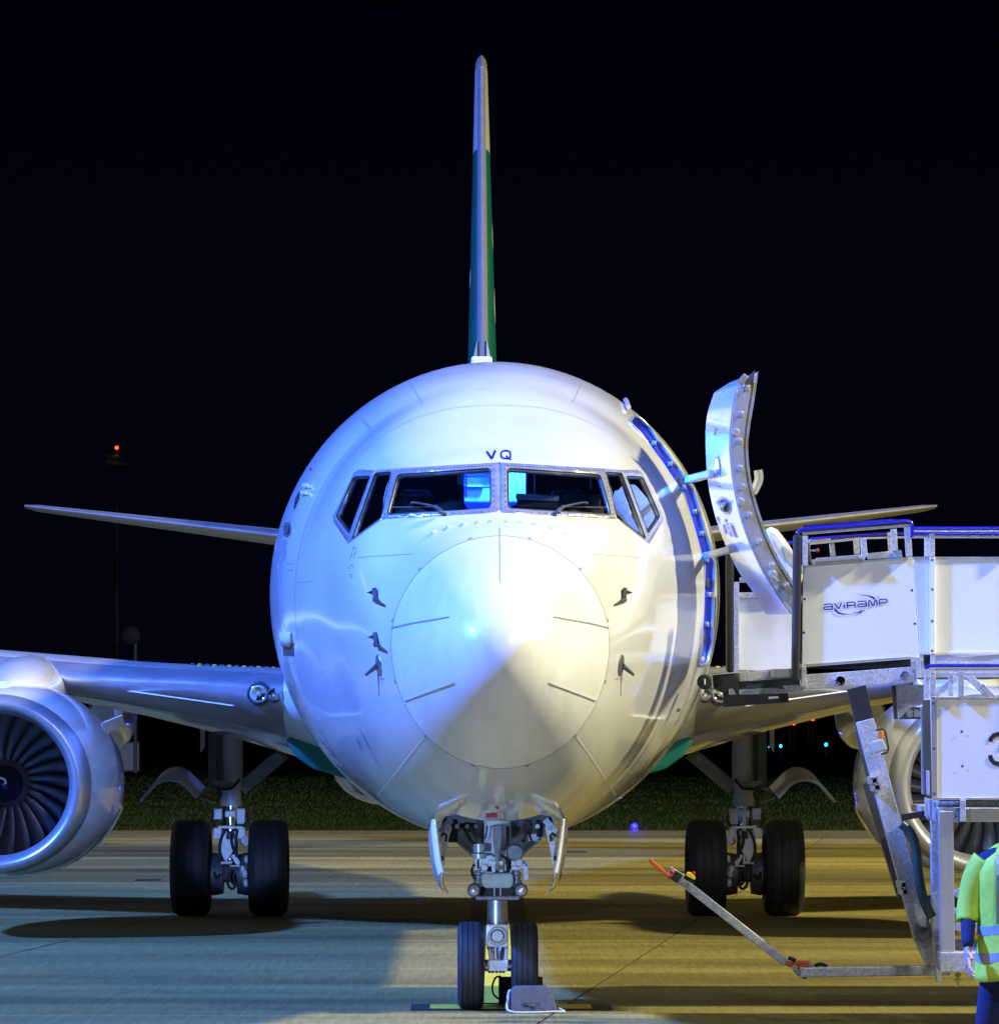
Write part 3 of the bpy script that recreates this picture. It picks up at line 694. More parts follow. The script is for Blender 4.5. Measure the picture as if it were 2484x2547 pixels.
# door leaf, swung forward and out
YN, YF = 33.55, 34.35
Bc = [(425,205),(400,270),(380,370),(362,530),(360,640),(365,720),(385,880),(415,1030),(460,1190),(530,1360),(610,1520),(700,1660),(775,1760)]
Cc = [(556,120),(545,215),(528,330),(503,480),(489,620),(497,760),(518,890),(560,1050),(620,1220),(690,1370),(755,1480),(810,1565),(870,1660)]
Ac = [(258,262),(240,320),(215,400),(203,500),(202,600),(205,700),(215,850),(245,1010),(290,1170),(350,1320),(430,1480),(530,1620),(610,1760)]
nB = [P('Z6',x,y,YN) for x,y in Bc]; nC = [P('Z6',x,y,YN) for x,y in Cc]; fA = [P('Z6',x,y,YF) for x,y in Ac]; fC = [a+(c_-b)*.85 for a,b,c_ in zip(fA,nB,nC)]
def cr_(pts, n=4):
    out = []
    for i in range(len(pts)-1):
        p0 = pts[max(i-1,0)]; p1 = pts[i]; p2 = pts[i+1]; p3 = pts[min(i+2,len(pts)-1)]
        for k in range(n):
            t = k/n; out.append(.5*((2*p1)+(-p0+p2)*t+(2*p0-5*p1+4*p2-p3)*t*t+(-p0+3*p1-3*p2+p3)*t**3))
    out.append(pts[-1]); return out
nB,nC,fA,fC = map(cr_, (nB,nC,fA,fC))
leaf = MB(); leaf.loft([[a,b,c_,d] for a,b,c_,d in zip(fA,nB,nC,fC)], True, True); door = leaf.build('cabin_door', paint, plane, smooth=40)
# edge frame: recessed light strip, dark gasket, bright rim
def band(name, m, u0, u1, d0, par=door, i0=0, i1=None):
    mb = MB(); i1_ = i1 or len(nB); L = []
    for b,c_ in list(zip(nB,nC))[i0:i1_]: L.append([b.lerp(c_,u0)+Vector((0,d0,0)), b.lerp(c_,u1)+Vector((0,d0,0))])
    mb.loft(L, False, False); return mb.build(name, m, par, recalc=False, solid=.006)
band('edge_frame', alu, .12, .72, -.012, i0=3, i1=46); band('edge_gasket', darkgear, .76, .86, -.014, i0=3); band('edge_rim', frame_m, .90, .99, -.016)
band('edge_seal', frame_m, .0, .05, -.010)
ds = MB(); ds.box((0,-.015,0),(.034,.03,.04)); ds.box((.008,-.032,.0),(.022,.014,.024)); f2 = None
for (x,y) in ((480,228),(440,405),(428,585),(432,768),(450,895),(495,1085),(563,1265),(647,1425),(748,1560)):
    p = P('Z6',x,y,YN-.02)
    if f2 is None: f2 = ds.build('stop_fitting', alu, door, bevel=.006); f2.location = p-wpos(door)
    else: dup(f2, door, p)
ro = MB(); ro.lathe([(0,-.035),(.022,-.035),(.03,-.02),(.03,0)], (0,0,0), (0,1,0), 16); f3 = None
for (x,y) in ((405,530),(437,1000),(653,1488)):
    p = P('Z6',x,y,YN-.01)
    if f3 is None: f3 = ro.build('guide_roller', alu, door, smooth=40); f3.location = p-wpos(door)
    else: dup(f3, door, p)
mb = MB(); mb.beam(P('Z6',425,205,YN-.04),P('Z6',478,145,YN-.04),.05,.04); mb.prism([P('Z6',x,y,YN-.03) for x,y in ((640,1500),(660,1500),(700,1535),(680,1548),(650,1530))],(0,-.03,0)); mb.build('latch_arm', steel, door, bevel=.006)
# top cap (inner fold) darker blue grey
mb = MB(); mb.prism([P('Z6',x,y,YN-.008) for x,y in ((440,190),(535,110),(520,235),(500,225),(470,205))],(0,-.004,0)); mb.build('edge_pocket', darkgear, door)
# exterior: flush window, handle, print (on the skin between A and B)
def ext(i, u, off=.004):
    a, b = fA[i], nB[i]; n = (nB[min(i+1,len(nB)-1)]-nB[i]).cross(b-a).normalized()
    if n.x > 0: n = -n
    return a.lerp(b,u)+n*off
def extpos(y, u, off=.004):
    y_ = P('Z6',0,y,YN).z; i = min(range(len(nB)), key=lambda k: abs(nB[k].z-y_)); j = min(i+1,len(nB)-1) if nB[i].z > y_ else max(i-1,0)
    d = nB[j].z-nB[i].z; t = 0 if abs(d) < 1e-6 else (y_-nB[i].z)/d
    return ext(i,u,off).lerp(ext(j,u,off), max(0,min(1,t)))
def oval(name, m, yc, uc, ry, ru, off, n=20, rect=False):
    mb = MB(); c0 = extpos(yc,uc,off); pts = []
    for k in range(n):
        a = 2*PI*k/n+.39; pts.append(extpos(yc+ry*math.sin(a), uc+ru*math.cos(a), off))
    mb.add([c0]+pts, [(0,1+k,1+(k+1)%n) for k in range(n)]); return mb.build(name, m, door, recalc=False)
oval('door_window_frame', frame_m, 770, .50, 72, .10, .005); oval('door_window', glassm, 770, .50, 62, .08, .009); oval('door_window_blind', cabinw, 770, .50, 60, .075, .007)
oval('handle_recess', steel, 1035, .52, 60, .26, .005, 8); oval('handle_recess_well', darkgear, 1035, .52, 44, .20, .008, 8)
mb = MB(); a = extpos(1010,.42,.03); b = extpos(1035,.55,.03); c_ = extpos(1012,.66,.03); mb.tube([a,b,c_],.018,6); mb.tube([extpos(1060,.5,.02),b],.018,6); mb.build('door_handle', frame_m, door, smooth=40)
def extprint(rows, m):
    mb = MB()
    for (ya,yb,u0,u1) in rows:
        n = int(abs(yb-ya)/7)
        for i in range(n):
            if random.random() < .2: continue
            y1 = ya+(yb-ya)*i/n; y2 = ya+(yb-ya)*(i+.6)/n
            mb.add([extpos(y1,u0,.005),extpos(y1,u1,.005),extpos(y2,u1,.005),extpos(y2,u0,.005)],[(0,1,2,3)])
    o = mb.build('door_print', m, door, recalc=False); o['kind'] = 'stuff'
extprint([(512,540,.40,.50),(548,570,.38,.47),(885,892,.45,.5),(903,920,.42,.52)], redink)
extprint([(1115,1160,.05,.15),(1165,1240,.2,.3),(1125,1250,.36,.46)], greyink); extprint([(1150,1250,.52,.66)], redink)
# hinge arms
for (a,b,yy,wd,mm) in (((80,850),(238,808),34.6,.062,paint),((195,1365),(380,1318),34.6,.055,greypaint)):
    mb = MB(); p0 = P('Z6',a[0],a[1],35.1); p1 = P('Z6',b[0],b[1],34.0); mb.tube if False else None
    mb.beam(p0,p1,wd,.06,up=(0,0,1)) if False else mb.beam(p0,p1,wd,.05); mb.build('hinge_arm', mm, plane, bevel=.012)
mb = MB(); mb.tube(cr_([P('Z6',520,935,34.0),P('Z6',545,890,34.0),P('Z6',562,840,34.0),P('Z6',556,785,34.0)]),.034,8); mb.build('inner_handle', frame_m, door, smooth=50)
# handrail above the doorway
mb = MB(); h_ = hits('Z2', sub([(1003,360),(1045,405),(1075,450),(1088,490)],4,False)); mb.tube([S(*q)+N(*q)*.03 for q in h_], .02, 8); mb.build('rain_gutter', paint, plane, smooth=50)
# ================================================================== WINGS, TAIL, ENGINES, GEAR
# station: X, LE Y, TE Y, z LE, z upper, z lower
WS = [(1.2,44.2,52.6,2.52,2.78,1.55),(2.08,44.9,52.4,2.50,2.735,1.80),(2.65,45.5,52.2,2.55,2.755,1.965),(3.1,45.9,52.1,2.58,2.775,2.08),(3.69,46.3,52.0,2.60,2.81,2.22),(4.4,46.9,51.8,2.64,2.87,2.36),(5.6,47.8,51.6,2.75,2.97,2.52),(9,49.6,52.6,3.05,3.22,2.86),(17.0,53.8,55.6,3.85,3.93,3.77)]
def airfoil(st, sg, t0=0.0, t1=1.0, n=12, gr=0.0):
    X,le,te,zl,zu,zd = st; c = te-le; up = []; lo = []
    for i in range(n+1):
        t = t0+(t1-t0)*(1-math.cos(PI/2*i/n)) if t0 == 0 else t0+(t1-t0)*i/n
        q = t/.38
        sh = Sq(max(0,1-(1-min(q,1))**2)) if q <= 1 else max(0,1-((q-1)/1.63)**1.6)
        ze = zl-.02
        up.append(Vector((X*sg, le+c*t, ze+(zu-ze+gr)*sh))); lo.append(Vector((X*sg, le+c*t, ze-(ze-zd+gr)*sh)))
    return up+lo[::-1]
def wing(sg):
    w = MB(); w.loft([airfoil(s,sg,0,1,14) for s in WS], True, True); wg = w.build('wing', paint, plane, smooth=40)
    le = MB(); le.loft([airfoil(s,sg,0,.10,8,.006) for s in WS[1:7]], True, False)
    for v in range(len(le.v)): x,y,z = le.v[v]; le.v[v] = (x,y-.008,z)
    le.build('leading_edge', metal, wg, smooth=40)
    lo = MB()     # krueger seam strip
    a = P('A1',755,414,46.9); b = P('A1',1468,515,45.6); 
    a.x *= 1; 
    lo.beam(Vector((abs(a.x)*sg,a.y-.35,a.z)),Vector((abs(b.x)*sg,b.y-.35,b.z)),.012,.02); lo.build('flap_edge_strip', seamw, wg)
    # landing light
    c = P('A1',1612,440,45.02); c = Vector((abs(c.x)*sg,c.y,c.z)); c2 = P('A1',1706,452,44.98); c2 = Vector((abs(c2.x)*sg,c2.y,c2.z))
    h = MB(); h.lathe([(0,.0),(.105,.0),(.113,-.012),(.122,-.004),(.13,.2)], c+Vector((0,.0,0)), (0,1,0), 28); h.lathe([(0,.0),(.062,-.0),(.068,-.012),(.076,-.004),(.085,.2)], c2+Vector((0,.001,0)), (0,1,0), 24)
    h.build('light_housing', darkgear, wg, smooth=40)
    for cc,r in ((c,.097),(c2,.052)):
        b_ = MB(); b_.lathe([(0,.0),(r*.5,-.005),(r*.8,-.02),(r*.95,-.045),(r,-.045),(r,-.0)], cc, (0,1,0), 28); b_.build('landing_light', chrome, wg, smooth=50)
        l_ = MB(); l_.lathe([(0,-.075),(r*.6,-.066),(r*.97,-.045)], cc, (0,1,0), 24); l_.build('light_lens', lensm, wg, smooth=50)
        l_ = MB(); l_.ball(cc+Vector((0,-.02,0)),.018,8); l_.build('light_bulb', panelw, wg, smooth=60)
    # inboard fairing around the light
    # walkway marks at the top edge
    for i in range(14):
        t = i/14; m_ = MB(); p = Vector(((3.15-1.1*t)*sg, 47.6, 0)); p.z = 2.778-.048*t; m_.box(p,(.035,.2,.012)); m_.build('walkway_mark', yline if i%2 else darkgear, wg)
    # flap track fairing
    f = MB(); rings = []
    for i in range(12):
        t = i/11; y = 50.5+t*3.6; r = math.sin(PI*min(1,.12+t*.88))**.6 if t < 1 else .02; cz = 2.22
        rings.append([Vector((4.35*sg+math.cos(a)*.26*r, y, cz+math.sin(a)*(.40 if math.sin(a)<0 else .3)*r)) for a in [2*PI*k/16 for k in range(16)]])
    f.loft(rings, True, True); f.build('flap_fairing', paint, wg, smooth=50)
    return wg
wings = {sg: wing(sg) for sg in (1,-1)}
# belly fairing (green) and rounded rear bulge
for sg in (1,-1):
    b = MB(); sec = [(2.35,1.86),(2.10,1.70),(1.95,1.60),(1.4,1.42),(.2,1.26)]
    b.loft([[Vector((x*sg,y,z)) for x,z in [(.3,2.4),(1.2,2.4),(2.09,1.98),(1.97,1.80),(1.80,1.68),(1.45,1.58),(.3,1.45)]] for y in (45.6,52)], True, True); b.build('belly_fairing', green, plane, bevel=.04)
    b = MB(); b.ball((1.15*sg,50,1.78),1.0,24,(.62,3.5,.55)); b.build('wheel_well_fairing', paint, plane, smooth=60)
# stabilizers
for sg in (1,-1):
    s_ = MB(); secs = []; les = []
    for t in (0,.25,.5,.75,.97,1.0):
        X = .3+6.87*t; le = 64.2+6.0*t; ch = 4.6-3.0*t; z = 4.50+1.0*t; th = (.175-.125*t)*(.55 if t == 1 else 1)
        def af(t1, g=0):
            up = [];lo = []
            for i in range(9):
                u = t1*(1-math.cos(PI/2*i/8)); q = min(1,u/.3); h = Sq(max(0,1-(1-q)**2)) if u < .3 else max(0,1-(u-.3)/.7)
                up.append(Vector((X*sg,le+ch*u-g,z+(th+g)*h))); lo.append(Vector((X*sg,le+ch*u-g,z-(th+g)*h)))
            return up+lo[::-1]
        secs.append(af(1)); les.append(af(.09,.004))
    s_.loft(secs, True, True); st_ = s_.build('horizontal_stabilizer', greypaint, plane, smooth=40)
    l_ = MB(); l_.loft(les, True, True); l_.build('leading_edge', metal, st_, smooth=40)
# fin
def finsec(t, t0=0, t1=1, g=0, n=9):
    z = 4.9+7.35*t; le = 60.6+7.3*t; ch = 6.2-4.2*t; th = (.262-.172*t); out = []
    
    L = []; Rr = []
    for i in range(n):
        u = t0+(t1-t0)*(1-math.cos(PI/2*i/(n-1))); q = min(1,u/.3); h = Sq(max(0,1-(1-q)**2)) if u < .3 else max(0,1-(u-.3)/.7)
        L.append(Vector((-(th+g)*h,le+ch*u-g,z))); Rr.append(Vector(((th+g)*h,le+ch*u-g,z)))
    return L+Rr[::-1]
fw = (12.25-4.9)
tw = .735
f_ = MB(); f_.loft([finsec(t) for t in (0,.2,.4,.6,.78)], True, True); fin = f_.build('tail_fin', green, plane, smooth=40)
f_ = MB(); f_.loft([finsec(t) for t in (.7801,.85,.9,.93,.972)], True, True); f_.build('fin_top', tailwhite, fin, smooth=40)
f_ = MB(); f_.loft([finsec(.972),finsec(.99,g=-.006),finsec(.997,g=-.02),finsec(1.0,g=-.045)], True, True); f_.build('fin_cap', alu, fin, smooth=60)
f_ = MB(); f_.loft([finsec(t,0,.3*(1-math.sqrt(1-min(.92,(.085-.03*t)/(.262-.172*t))**2)),.006) for t in (.04,.2,.4,.6,.8,.97)], True, True); f_.build('leading_edge', mat('fin_edge',(.20,.205,.225),.45,.2,noise=.1,nscale=4), fin, smooth=40)
for sg,za,zb_,yy in ((1,7.85,8.45,.33),(1,9.0,9.5,.33),(-1,8.4,8.75,.33)):
    m_ = MB(); L = []
    for i in range(9):
        t = (za-4.9+(zb_-za)*i/8)/7.35; wv = .05*math.sin(PI*i/8); 
        q = finsec(t); n_h = 9; k = 5 if True else 0
        u0 = .17; 
        def at(u):
            th = .262-.172*t; h = Sq(max(0,1-(1-min(1,u/.3))**2)); return Vector((sg*(th*h+.004), 60.6+7.3*t+(6.2-4.2*t)*u, 4.9+7.35*t))
        L.append([at(.22-wv),at(.22+wv)])
    m_.loft(L, False, False); m_.build('leaf_emblem', tailwhite, fin, recalc=False)
d_ = MB(); d_.loft([[Vector((-.30,60.0,5.08)),Vector((.30,60.0,5.08)),Vector((.22,60.2,5.2)),Vector((-.22,60.2,5.2))],[Vector((-.2,62.5,5.1)),Vector((.2,62.5,5.1)),Vector((.10,61.6,5.9)),Vector((-.10,61.6,5.9))]], True, True); d_.build('dorsal_fillet', tailwhite, fin)
d_ = MB(); a = P('V',898,679,38.5); b = P('V',938,677,38.5); d_.box(((a.x+b.x)/2,38.7,a.z-.09),(b.x-a.x,.4,.18)); d_.build('satellite_antenna', panelw, plane, bevel=.02)
for sg in (1,-1):
    m_ = MB(); t = .31; q1 = P('V',918.5+sg*9,684,62.86); q2 = P('V',918.5+sg*17,684,62.92); q3 = P('V',918.5+sg*9,648,63.15); m_.prism([q1,q2,q3],(0,.12,0)); m_.build('fin_base_mark', tailwhite, fin)
# engines
EX, EZ, EY = 4.90, 1.52, 44.3
def engine(sg):
    o = Vector((EX*sg-.0,EY,EZ+.02))
    def ring(r, y, q, n=64):
        out = []
        for k in range(n):
            a = 2*PI*k/n; x = math.sin(a)*r*(1+.10*q); z = math.cos(a)*r*(1-.06*q*(1 if math.cos(a)<0 else 0))
            if math.cos(a) < -.2: x *= 1+.03*q
            out.append(o+Vector((x,y,z)))
        return out
    nac = MB(); prof = [(.905,.20,.35),(.945,.35,.6),(.99,.65,.9),(1.03,1.1,1),(1.04,1.7,1),(1.01,2.4,.9),(.93,3.0,.7),(.80,3.5,.4),(.70,3.7,.3)]
    nac.loft([ring(*p) for p in prof], True, False); e = nac.build('engine', paint, plane, smooth=50)
    lip = MB(); lp = [(.905,.21,.35),(.895,.14,.25),(.875,.07,.15),(.845,.02,.08),(.81,.0,.04),(.775,.015,.02),(.745,.06,0),(.72,.14,0),(.705,.28,0)]
    lip.loft([ring(*p) for p in lp], True, False); lip.build('inlet_lip', lipm, e, smooth=60)
    du = MB(); du.loft([ring(.705,.28,0),ring(.71,.5,0),ring(.745,.85,0),ring(.77,1.3,0)], True, False); du.build('inlet_duct', darkgear, e, smooth=60)
    sp = MB(); so = o+Vector((0,1.02,0)); sp.lathe([(0,-.42),(.03,-.405),(.10,-.30),(.19,-.12)], so, (0,1,0), 32); sp.build('spinner', mat('spinner_black',(.012,.014,.03),.25,coat=.4) if 'spinner_black' not in MATS else MATS['spinner_black'], e, smooth=50)
    sp = MB(); sp.lathe([(.19,-.12),(.235,-.02),(.25,.08)], so, (0,1,0), 32); sp.build('spinner_ring', blade_m, e, smooth=50)
    sw = MB(); L = []
    for i in range(26):
        a = i/25*4.2; r = .03+.045*i/25*1.5; t = -.42+ (r/.19)*.30*.95+ (0.0)
        prof_t = -.405+(r-.03)/.07*.105 if r < .10 else -.30+(r-.10)/.09*.18
        wd = .013
        L.append([so+Vector((math.cos(a)*(r-wd),prof_t-.012,math.sin(a)*(r-wd))), so+Vector((math.cos(a)*(r+wd),prof_t-.006,math.sin(a)*(r+wd)))])
    sw.loft(L, False, False); sw.build('spinner_spiral', panelw, e, recalc=False)
    bl = MB(); L = []
    for i in range(9):
        t = i/8; r = .23+.535*t; tw_ = R(38+34*t); ch = .22+.12*t; lean = .10*t*t
        row = []
        for j in range(5):
            u = j/4-.5; cam_ = .018*(1-4*u*u)
            row.append(Vector((u*ch*math.sin(tw_)+lean+cam_*math.cos(tw_), u*ch*math.cos(tw_)-cam_*math.sin(tw_), r)))
        L.append(row)
    bl.loft(L, False, False); fb = bl.build('fan_blade', blade_m, e, smooth=60, solid=.006); fb.location = so+Vector((0,.06,0))-wpos(e); 
    nb = 24
    for k in range(1,nb): dup(fb, e, so+Vector((0,.06,0)), (0, 2*PI*k/nb, 0))
    bk = MB(); bk.lathe([(0,.45),(.77,.45)], so, (0,1,0), 32); bk.build('engine_core', black, e)
    # chine on the inboard side
    ch = MB(); i_ = -sg
    a = [P('A1',x,y,46.0) for x,y in ((605,705),(612,632),(738,573),(742,618),(720,650))]; a = [Vector((p.x if sg < 0 else -p.x, p.y, p.z)) for p in a]
    ch.prism(a, (0,.5,0)) if False else ch.add([a[0],a[1],a[2]+Vector((0,.45,0)),a[3]+Vector((0,.6,0)),a[4]+Vector((0,.6,0))], [(0,1,2,3,4)])
    ch.build('nacelle_chine', panelw, e, solid=.015, recalc=False)
    # pylon
    py = MB(); rings = []
    for (y,w,zt,zb_) in ((45.0,.10,2.58,2.35),(45.4,.30,2.66,2.3),(46.0,.42,2.76,2.2),(46.8,.46,2.84,2.1),(47.8,.46,2.88,2.0),(49.5,.40,2.8,2.0)):
        rings.append([Vector((EX*sg+math.cos(a)*w, y, (zt+zb_)/2+math.sin(a)*(zt-zb_)/2)) for a in [2*PI*k/20 for k in range(20)]])
    py.loft(rings, True, True); py.build('engine_pylon', paint, e, smooth=60)
    return e
for sg in (1,-1): engine(sg)
# --- tyres
def tyre_mb(c, r, w, seg=64):
    c = Vector(c); h = w/2; prof = [(r*.62,-h*.72),(r*.70,-h*.93),(r*.80,-h),(r*.90,-h*.96),(r*.965,-h*.80)]
    ng = 4
    for i in range(ng):          # tread grooves
        x = (-.62+1.24*i/(ng-1))*h; g_ = .012*h/.1*.12+.0025; rr_ = r*(1-.018*(x/h)**2)
        prof += [(rr_,x-g_-.001),(rr_-.007,x-g_*.6),(rr_-.007,x+g_*.6),(rr_,x+g_+.001)]
    prof += [(r*.965,h*.80),(r*.90,h*.96),(r*.80,h),(r*.70,h*.93),(r*.62,h*.72)]
    m_ = MB(); m_.lathe([(a,b) for a,b in prof], c, (1,0,0), seg); return m_
def wheel(parent, c, r, w, face):
    t = tyre_mb(c,r,w).build('tyre', rubber, parent, smooth=35)
    m_ = MB(); m_.lathe([(0,-w*.25),(r*.25,-w*.28),(r*.3,-w*.1),(r*.5,-w*.12),(r*.62,-w*.36),(r*.64,-w*.3),(r*.64,w*.3),(r*.62,w*.36),(r*.5,w*.12),(r*.3,w*.1),(r*.25,w*.28),(0,w*.25)], c, (1,0,0), 32); m_.build('wheel_rim', midgear, parent, smooth=35)
def parts(parent, specs):
    for name, m_, mb, kw in specs: mb.build(name, m_, parent, **kw)
# nose gear
Yg = 34.1
q = lambda x,y,Y=Yg: P('A8',x,y,Y)
z5 = lambda x,y,Y=Yg: P('Z5',x,y,Y)
mb = MB(); mb.lathe([(.0,0),(.075,0),(.075,.30),(.062,.31),(.062,.36),(.075,.37),(.075,.45),(.12,.47),(.12,.5),(0,.5)], (0,Yg,.60), (0,0,1), 28)
ng = mb.build('nose_gear', steel, plane, smooth=35)
for x in (-.203,.207): wheel(ng,(x,Yg,.335),.335,.203,1)
mb = MB(); mb.tube([(-.30,Yg,.335),(.30,Yg,.335)],.045,14); mb.build('axle', steel, ng, smooth=40)
mb = MB(); mb.lathe([(.055,0),(.055,.42),(.07,.44),(.07,.50)], (0,Yg,.33), (0,0,1), 24); mb.build('piston', chrome, ng, smooth=35)
# taxi light
mb = MB(); a = z5(665,1110,Yg-.16); b = z5(838,1290,Yg-.16); c = (a+b)/2; mb.box(c,(b.x-a.x,.03,a.z-b.z)); mb.build('light_bracket', gearw, ng, bevel=.02)
mb = MB(); mb.lathe([(0,.0),(.035,-.01),(.058,-.03),(.068,-.05),(.074,-.05),(.077,-.015)], c, (0,1,0), 32); mb.build('taxi_light', chrome, ng, smooth=50)
mb = MB(); mb.lathe([(0,-.075),(.04,-.068),(.067,-.05)], c, (0,1,0), 28); mb.build('taxi_light_lens', lensm, ng, smooth=60)
for dx in (-.075,.075):
    for dz in (-.09,.09):
        mb = MB(); mb.lathe([(0,-.022),(.008,-.022),(.008,0)], c+Vector((dx,0,dz)), (0,1,0), 8); mb.build('bolt', darkgear, ng)
# torque link / fork below the light
mb = MB(); a = z5(672,1295,Yg-.12); b = z5(835,1480,Yg-.12)
mb.prism([z5(672,1292,Yg-.14),z5(700,1292,Yg-.14),z5(712,1400,Yg-.14),z5(690,1410,Yg-.14)],(0,.08,0)); mb.prism([z5(810,1292,Yg-.14),z5(838,1292,Yg-.14),z5(832,1400,Yg-.14),z5(800,1400,Yg-.14)],(0,.08,0))
mb.beam(z5(672,1420,Yg-.14),z5(838,1420,Yg-.14),.055,.09); mb.beam(z5(680,1460,Yg-.15),z5(832,1460,Yg-.15),.035,.09); mb.build('torque_link', gearw, ng, bevel=.008)
mb = MB(); mb.tube([z5(735,1295,Yg-.09),z5(742,1400,Yg-.09)],.035,12); mb.tube([z5(660,1445,Yg-.12),z5(860,1440,Yg-.12)],.026,10); mb.build('torque_pin', chrome, ng, smooth=40)
for x in (690,715,745,775,800):
    mb = MB(); mb.ball(z5(x,1482,Yg-.15),.014,8); mb.build('bolt', darkgear, ng)
# steering collar and actuators
mb = MB(); mb.prism([q(x,y,Yg-.2) for x,y in ((725,1185),(760,1175),(1110,1175),(1140,1185),(1150,1300),(1125,1370),(1080,1375),(790,1375),(750,1360),(722,1300))],(0,.22,0)); mb.build('steering_collar', mat('pale_green_gear',(.50,.58,.54),.4,noise=.2,nscale=14), ng, bevel=.02)
for x in (628,1248):
    mb = MB(); mb.ball(q(x,1405,Yg-.27),.043,16); mb.tube([q(x,1405,Yg-.27),q(x,1405,Yg-.0)],.036,14); mb.build('steering_actuator', panelw if False else alu, ng, smooth=50)
    mb = MB(); mb.lathe([(.0,-.02),(.048,-.02),(.052,.02),(.052,.12),(0,.12)], q(x,1405,Yg-.20), (0,1,0), 20); mb.build('actuator_sleeve', darkgear, ng, smooth=40)
for x in (690,1190):
    mb = MB(); 
    for (yy,rr_) in ((1140,.024),(1180,.034),(1225,.030),(1260,.022),(1290,.04)): mb.tube([q(x,yy-16,Yg-.12),q(x,yy+16,Yg-.12)],rr_,12)
    mb.build('swivel', midgear, ng, smooth=40)
mb = MB(); mb.box((0,Yg-.05,q(0,1440).z),(.26,.22,.10)); mb.build('collar_lower', black, ng, bevel=.01)
mb = MB(); mb.box((0,Yg-.05,q(0,1490).z),(.33,.3,.03)); mb.build('collar_flange', midgear, ng, bevel=.006)
mb = MB(); 
for x in (895,975): mb.tube([q(x,1375,Yg-.17),q(x,1480,Yg-.17)],.006,6)
mb.build('collar_rod', alu, ng)
# drag strut
mb = MB(); mb.prism([q(x,y,Yg-.25) for x,y in ((875,540),(1000,540),(992,760),(968,960),(965,1140),(905,1140),(905,960),(880,760))],(0,.12,0)); mb.build('drag_strut', midgear, ng, bevel=.01)
for x in (885,985):
    mb = MB(); mb.lathe([(0,-.03),(.018,-.03),(.018,.05)], q(x,1040,Yg-.22), (0,1,0), 12); mb.box(q(x,1060,Yg-.14),(.03,.06,.12)); mb.build('strut_lug', gearw, ng, bevel=.005)
mb = MB(); mb.ball(q(934,908,Yg-.26),.008,8); mb.build('bolt', chrome, ng)
# strut top housing and hydraulics
mb = MB(); mb.lathe([(.0,0),(.10,0),(.11,.05),(.10,.5),(.12,.55),(0,.55)], (0,Yg+.05,q(0,1180).z), (0,0,1), 24); mb.build('strut_housing', gearw, ng, smooth=40)
hyd = [((700,790),(700,900),.050),((700,920),(700,950),.066),((700,950),(700,985),.05),((665,985),(665,1060),.022),((720,985),(720,1060),.02),((765,1100),(765,1101),.03),((835,1010),(835,1090),.03),((1165,860),(1165,990),.045),((1215,1030),(1215,1031),.034)]
mb = MB()
for (a,b,r) in hyd[:3]: mb.tube([q(*a,Yg-.14),q(*b,Yg-.14)],r,14)
mb.build('hydraulic_reservoir', mat('pale_canister',(.45,.55,.56),.35,.3), ng, smooth=40)
mb = MB(); mb.lathe([(0,-.04),(.055,-.04),(.068,-.01),(.068,.1)], q(1165,905,Yg-.16), (0,1,0), 22); mb.build('accumulator', midgear, ng, smooth=40)
mb = MB()
for (x,y,r) in ((765,1100,.028),(1218,1032,.034),(840,1035,.022),(990,1010,.026)): mb.lathe([(0,-.03),(r*.8,-.03),(r,-.015),(r,.06)], q(x,y,Yg-.15), (0,1,0), 14)
for (x,y,w,h) in ((660,1030,.05,.12),(705,1040,.05,.10),(760,1020,.04,.05),(830,1060,.06,.14),(1040,1010,.08,.16),(1130,1040,.09,.06),(1150,1100,.10,.04),(1260,1060,.10,.05),(1090,1060,.04,.14),(800,1120,.10,.05)): mb.box(q(x,y,Yg-.1),(w,.08,h))
mb.build('valve_block', gearw, ng, smooth=35, bevel=.005)
mb = MB()
for pts in (((1310,1080),(1316,1180),(1312,1260)),((1240,1085),(1300,1085))): mb.tube([q(x,y,Yg-.16) for x,y in pts],.022,8)
mb.build('steering_pin', gearw, ng, smooth=40)
random.seed(3)
hoses = [((500,590),(560,700),(640,830),(650,900)),((640,600),(650,760),(645,900)),((560,560),(620,640),(650,700)),((780,1000),(830,960),(870,1000)),((970,965),(1030,970),(1100,1050)),((1072,560),(1074,800),(1070,1170)),((1350,600),(1365,690),(1390,760)),((1330,600),(1300,690),(1290,760),(1260,740)),((800,560),(790,650),(770,720)),((700,1060),(720,1120),(760,1150)),((1120,960),(1090,1050),(1120,1150)),((640,1060),(600,1150),(640,1250))]
for h_ in hoses:
    mb = MB(); mb.tube(cr_([q(x,y,Yg-.13+random.uniform(-.03,.03)) for x,y in h_],4),random.choice((.006,.009,.013)),7); mb.build('hose', black, ng, smooth=60)
# gear bay walls and trunnion frame
mb = MB(); y_ = Yg+.25
mb.prism([q(x,y,y_) for x,y in ((250,480),(640,545),(830,560),(850,1000),(600,935),(320,690))],(0,.04,0)); mb.prism([q(x,y,y_) for x,y in ((1610,480),(1250,545),(1010,560),(1000,1000),(1240,945),(1545,690))],(0,.04,0)); mb.prism([q(x,y,y_+.01) for x,y in ((640,480),(1250,480),(1240,945),(1000,1050),(850,1050),(600,935))],(0,.03,0))
mb.build('trunnion_frame', gearw, ng, bevel=.008)
mb = MB()
for a,b,w in (((440,600),(830,790),.035),((1290,620),(1000,760),.035),((460,640),(600,880),.012),((600,880),(640,880),.012),((420,620),(560,790),.012),((1540,690),(1240,940),.02),((320,690),(600,930),.02),((1180,530),(1300,620),.015)): mb.beam(q(*a,y_-.03),q(*b,y_-.03),w,.05)
mb.build('frame_rib', greypaint, ng, bevel=.004)
mb = MB()
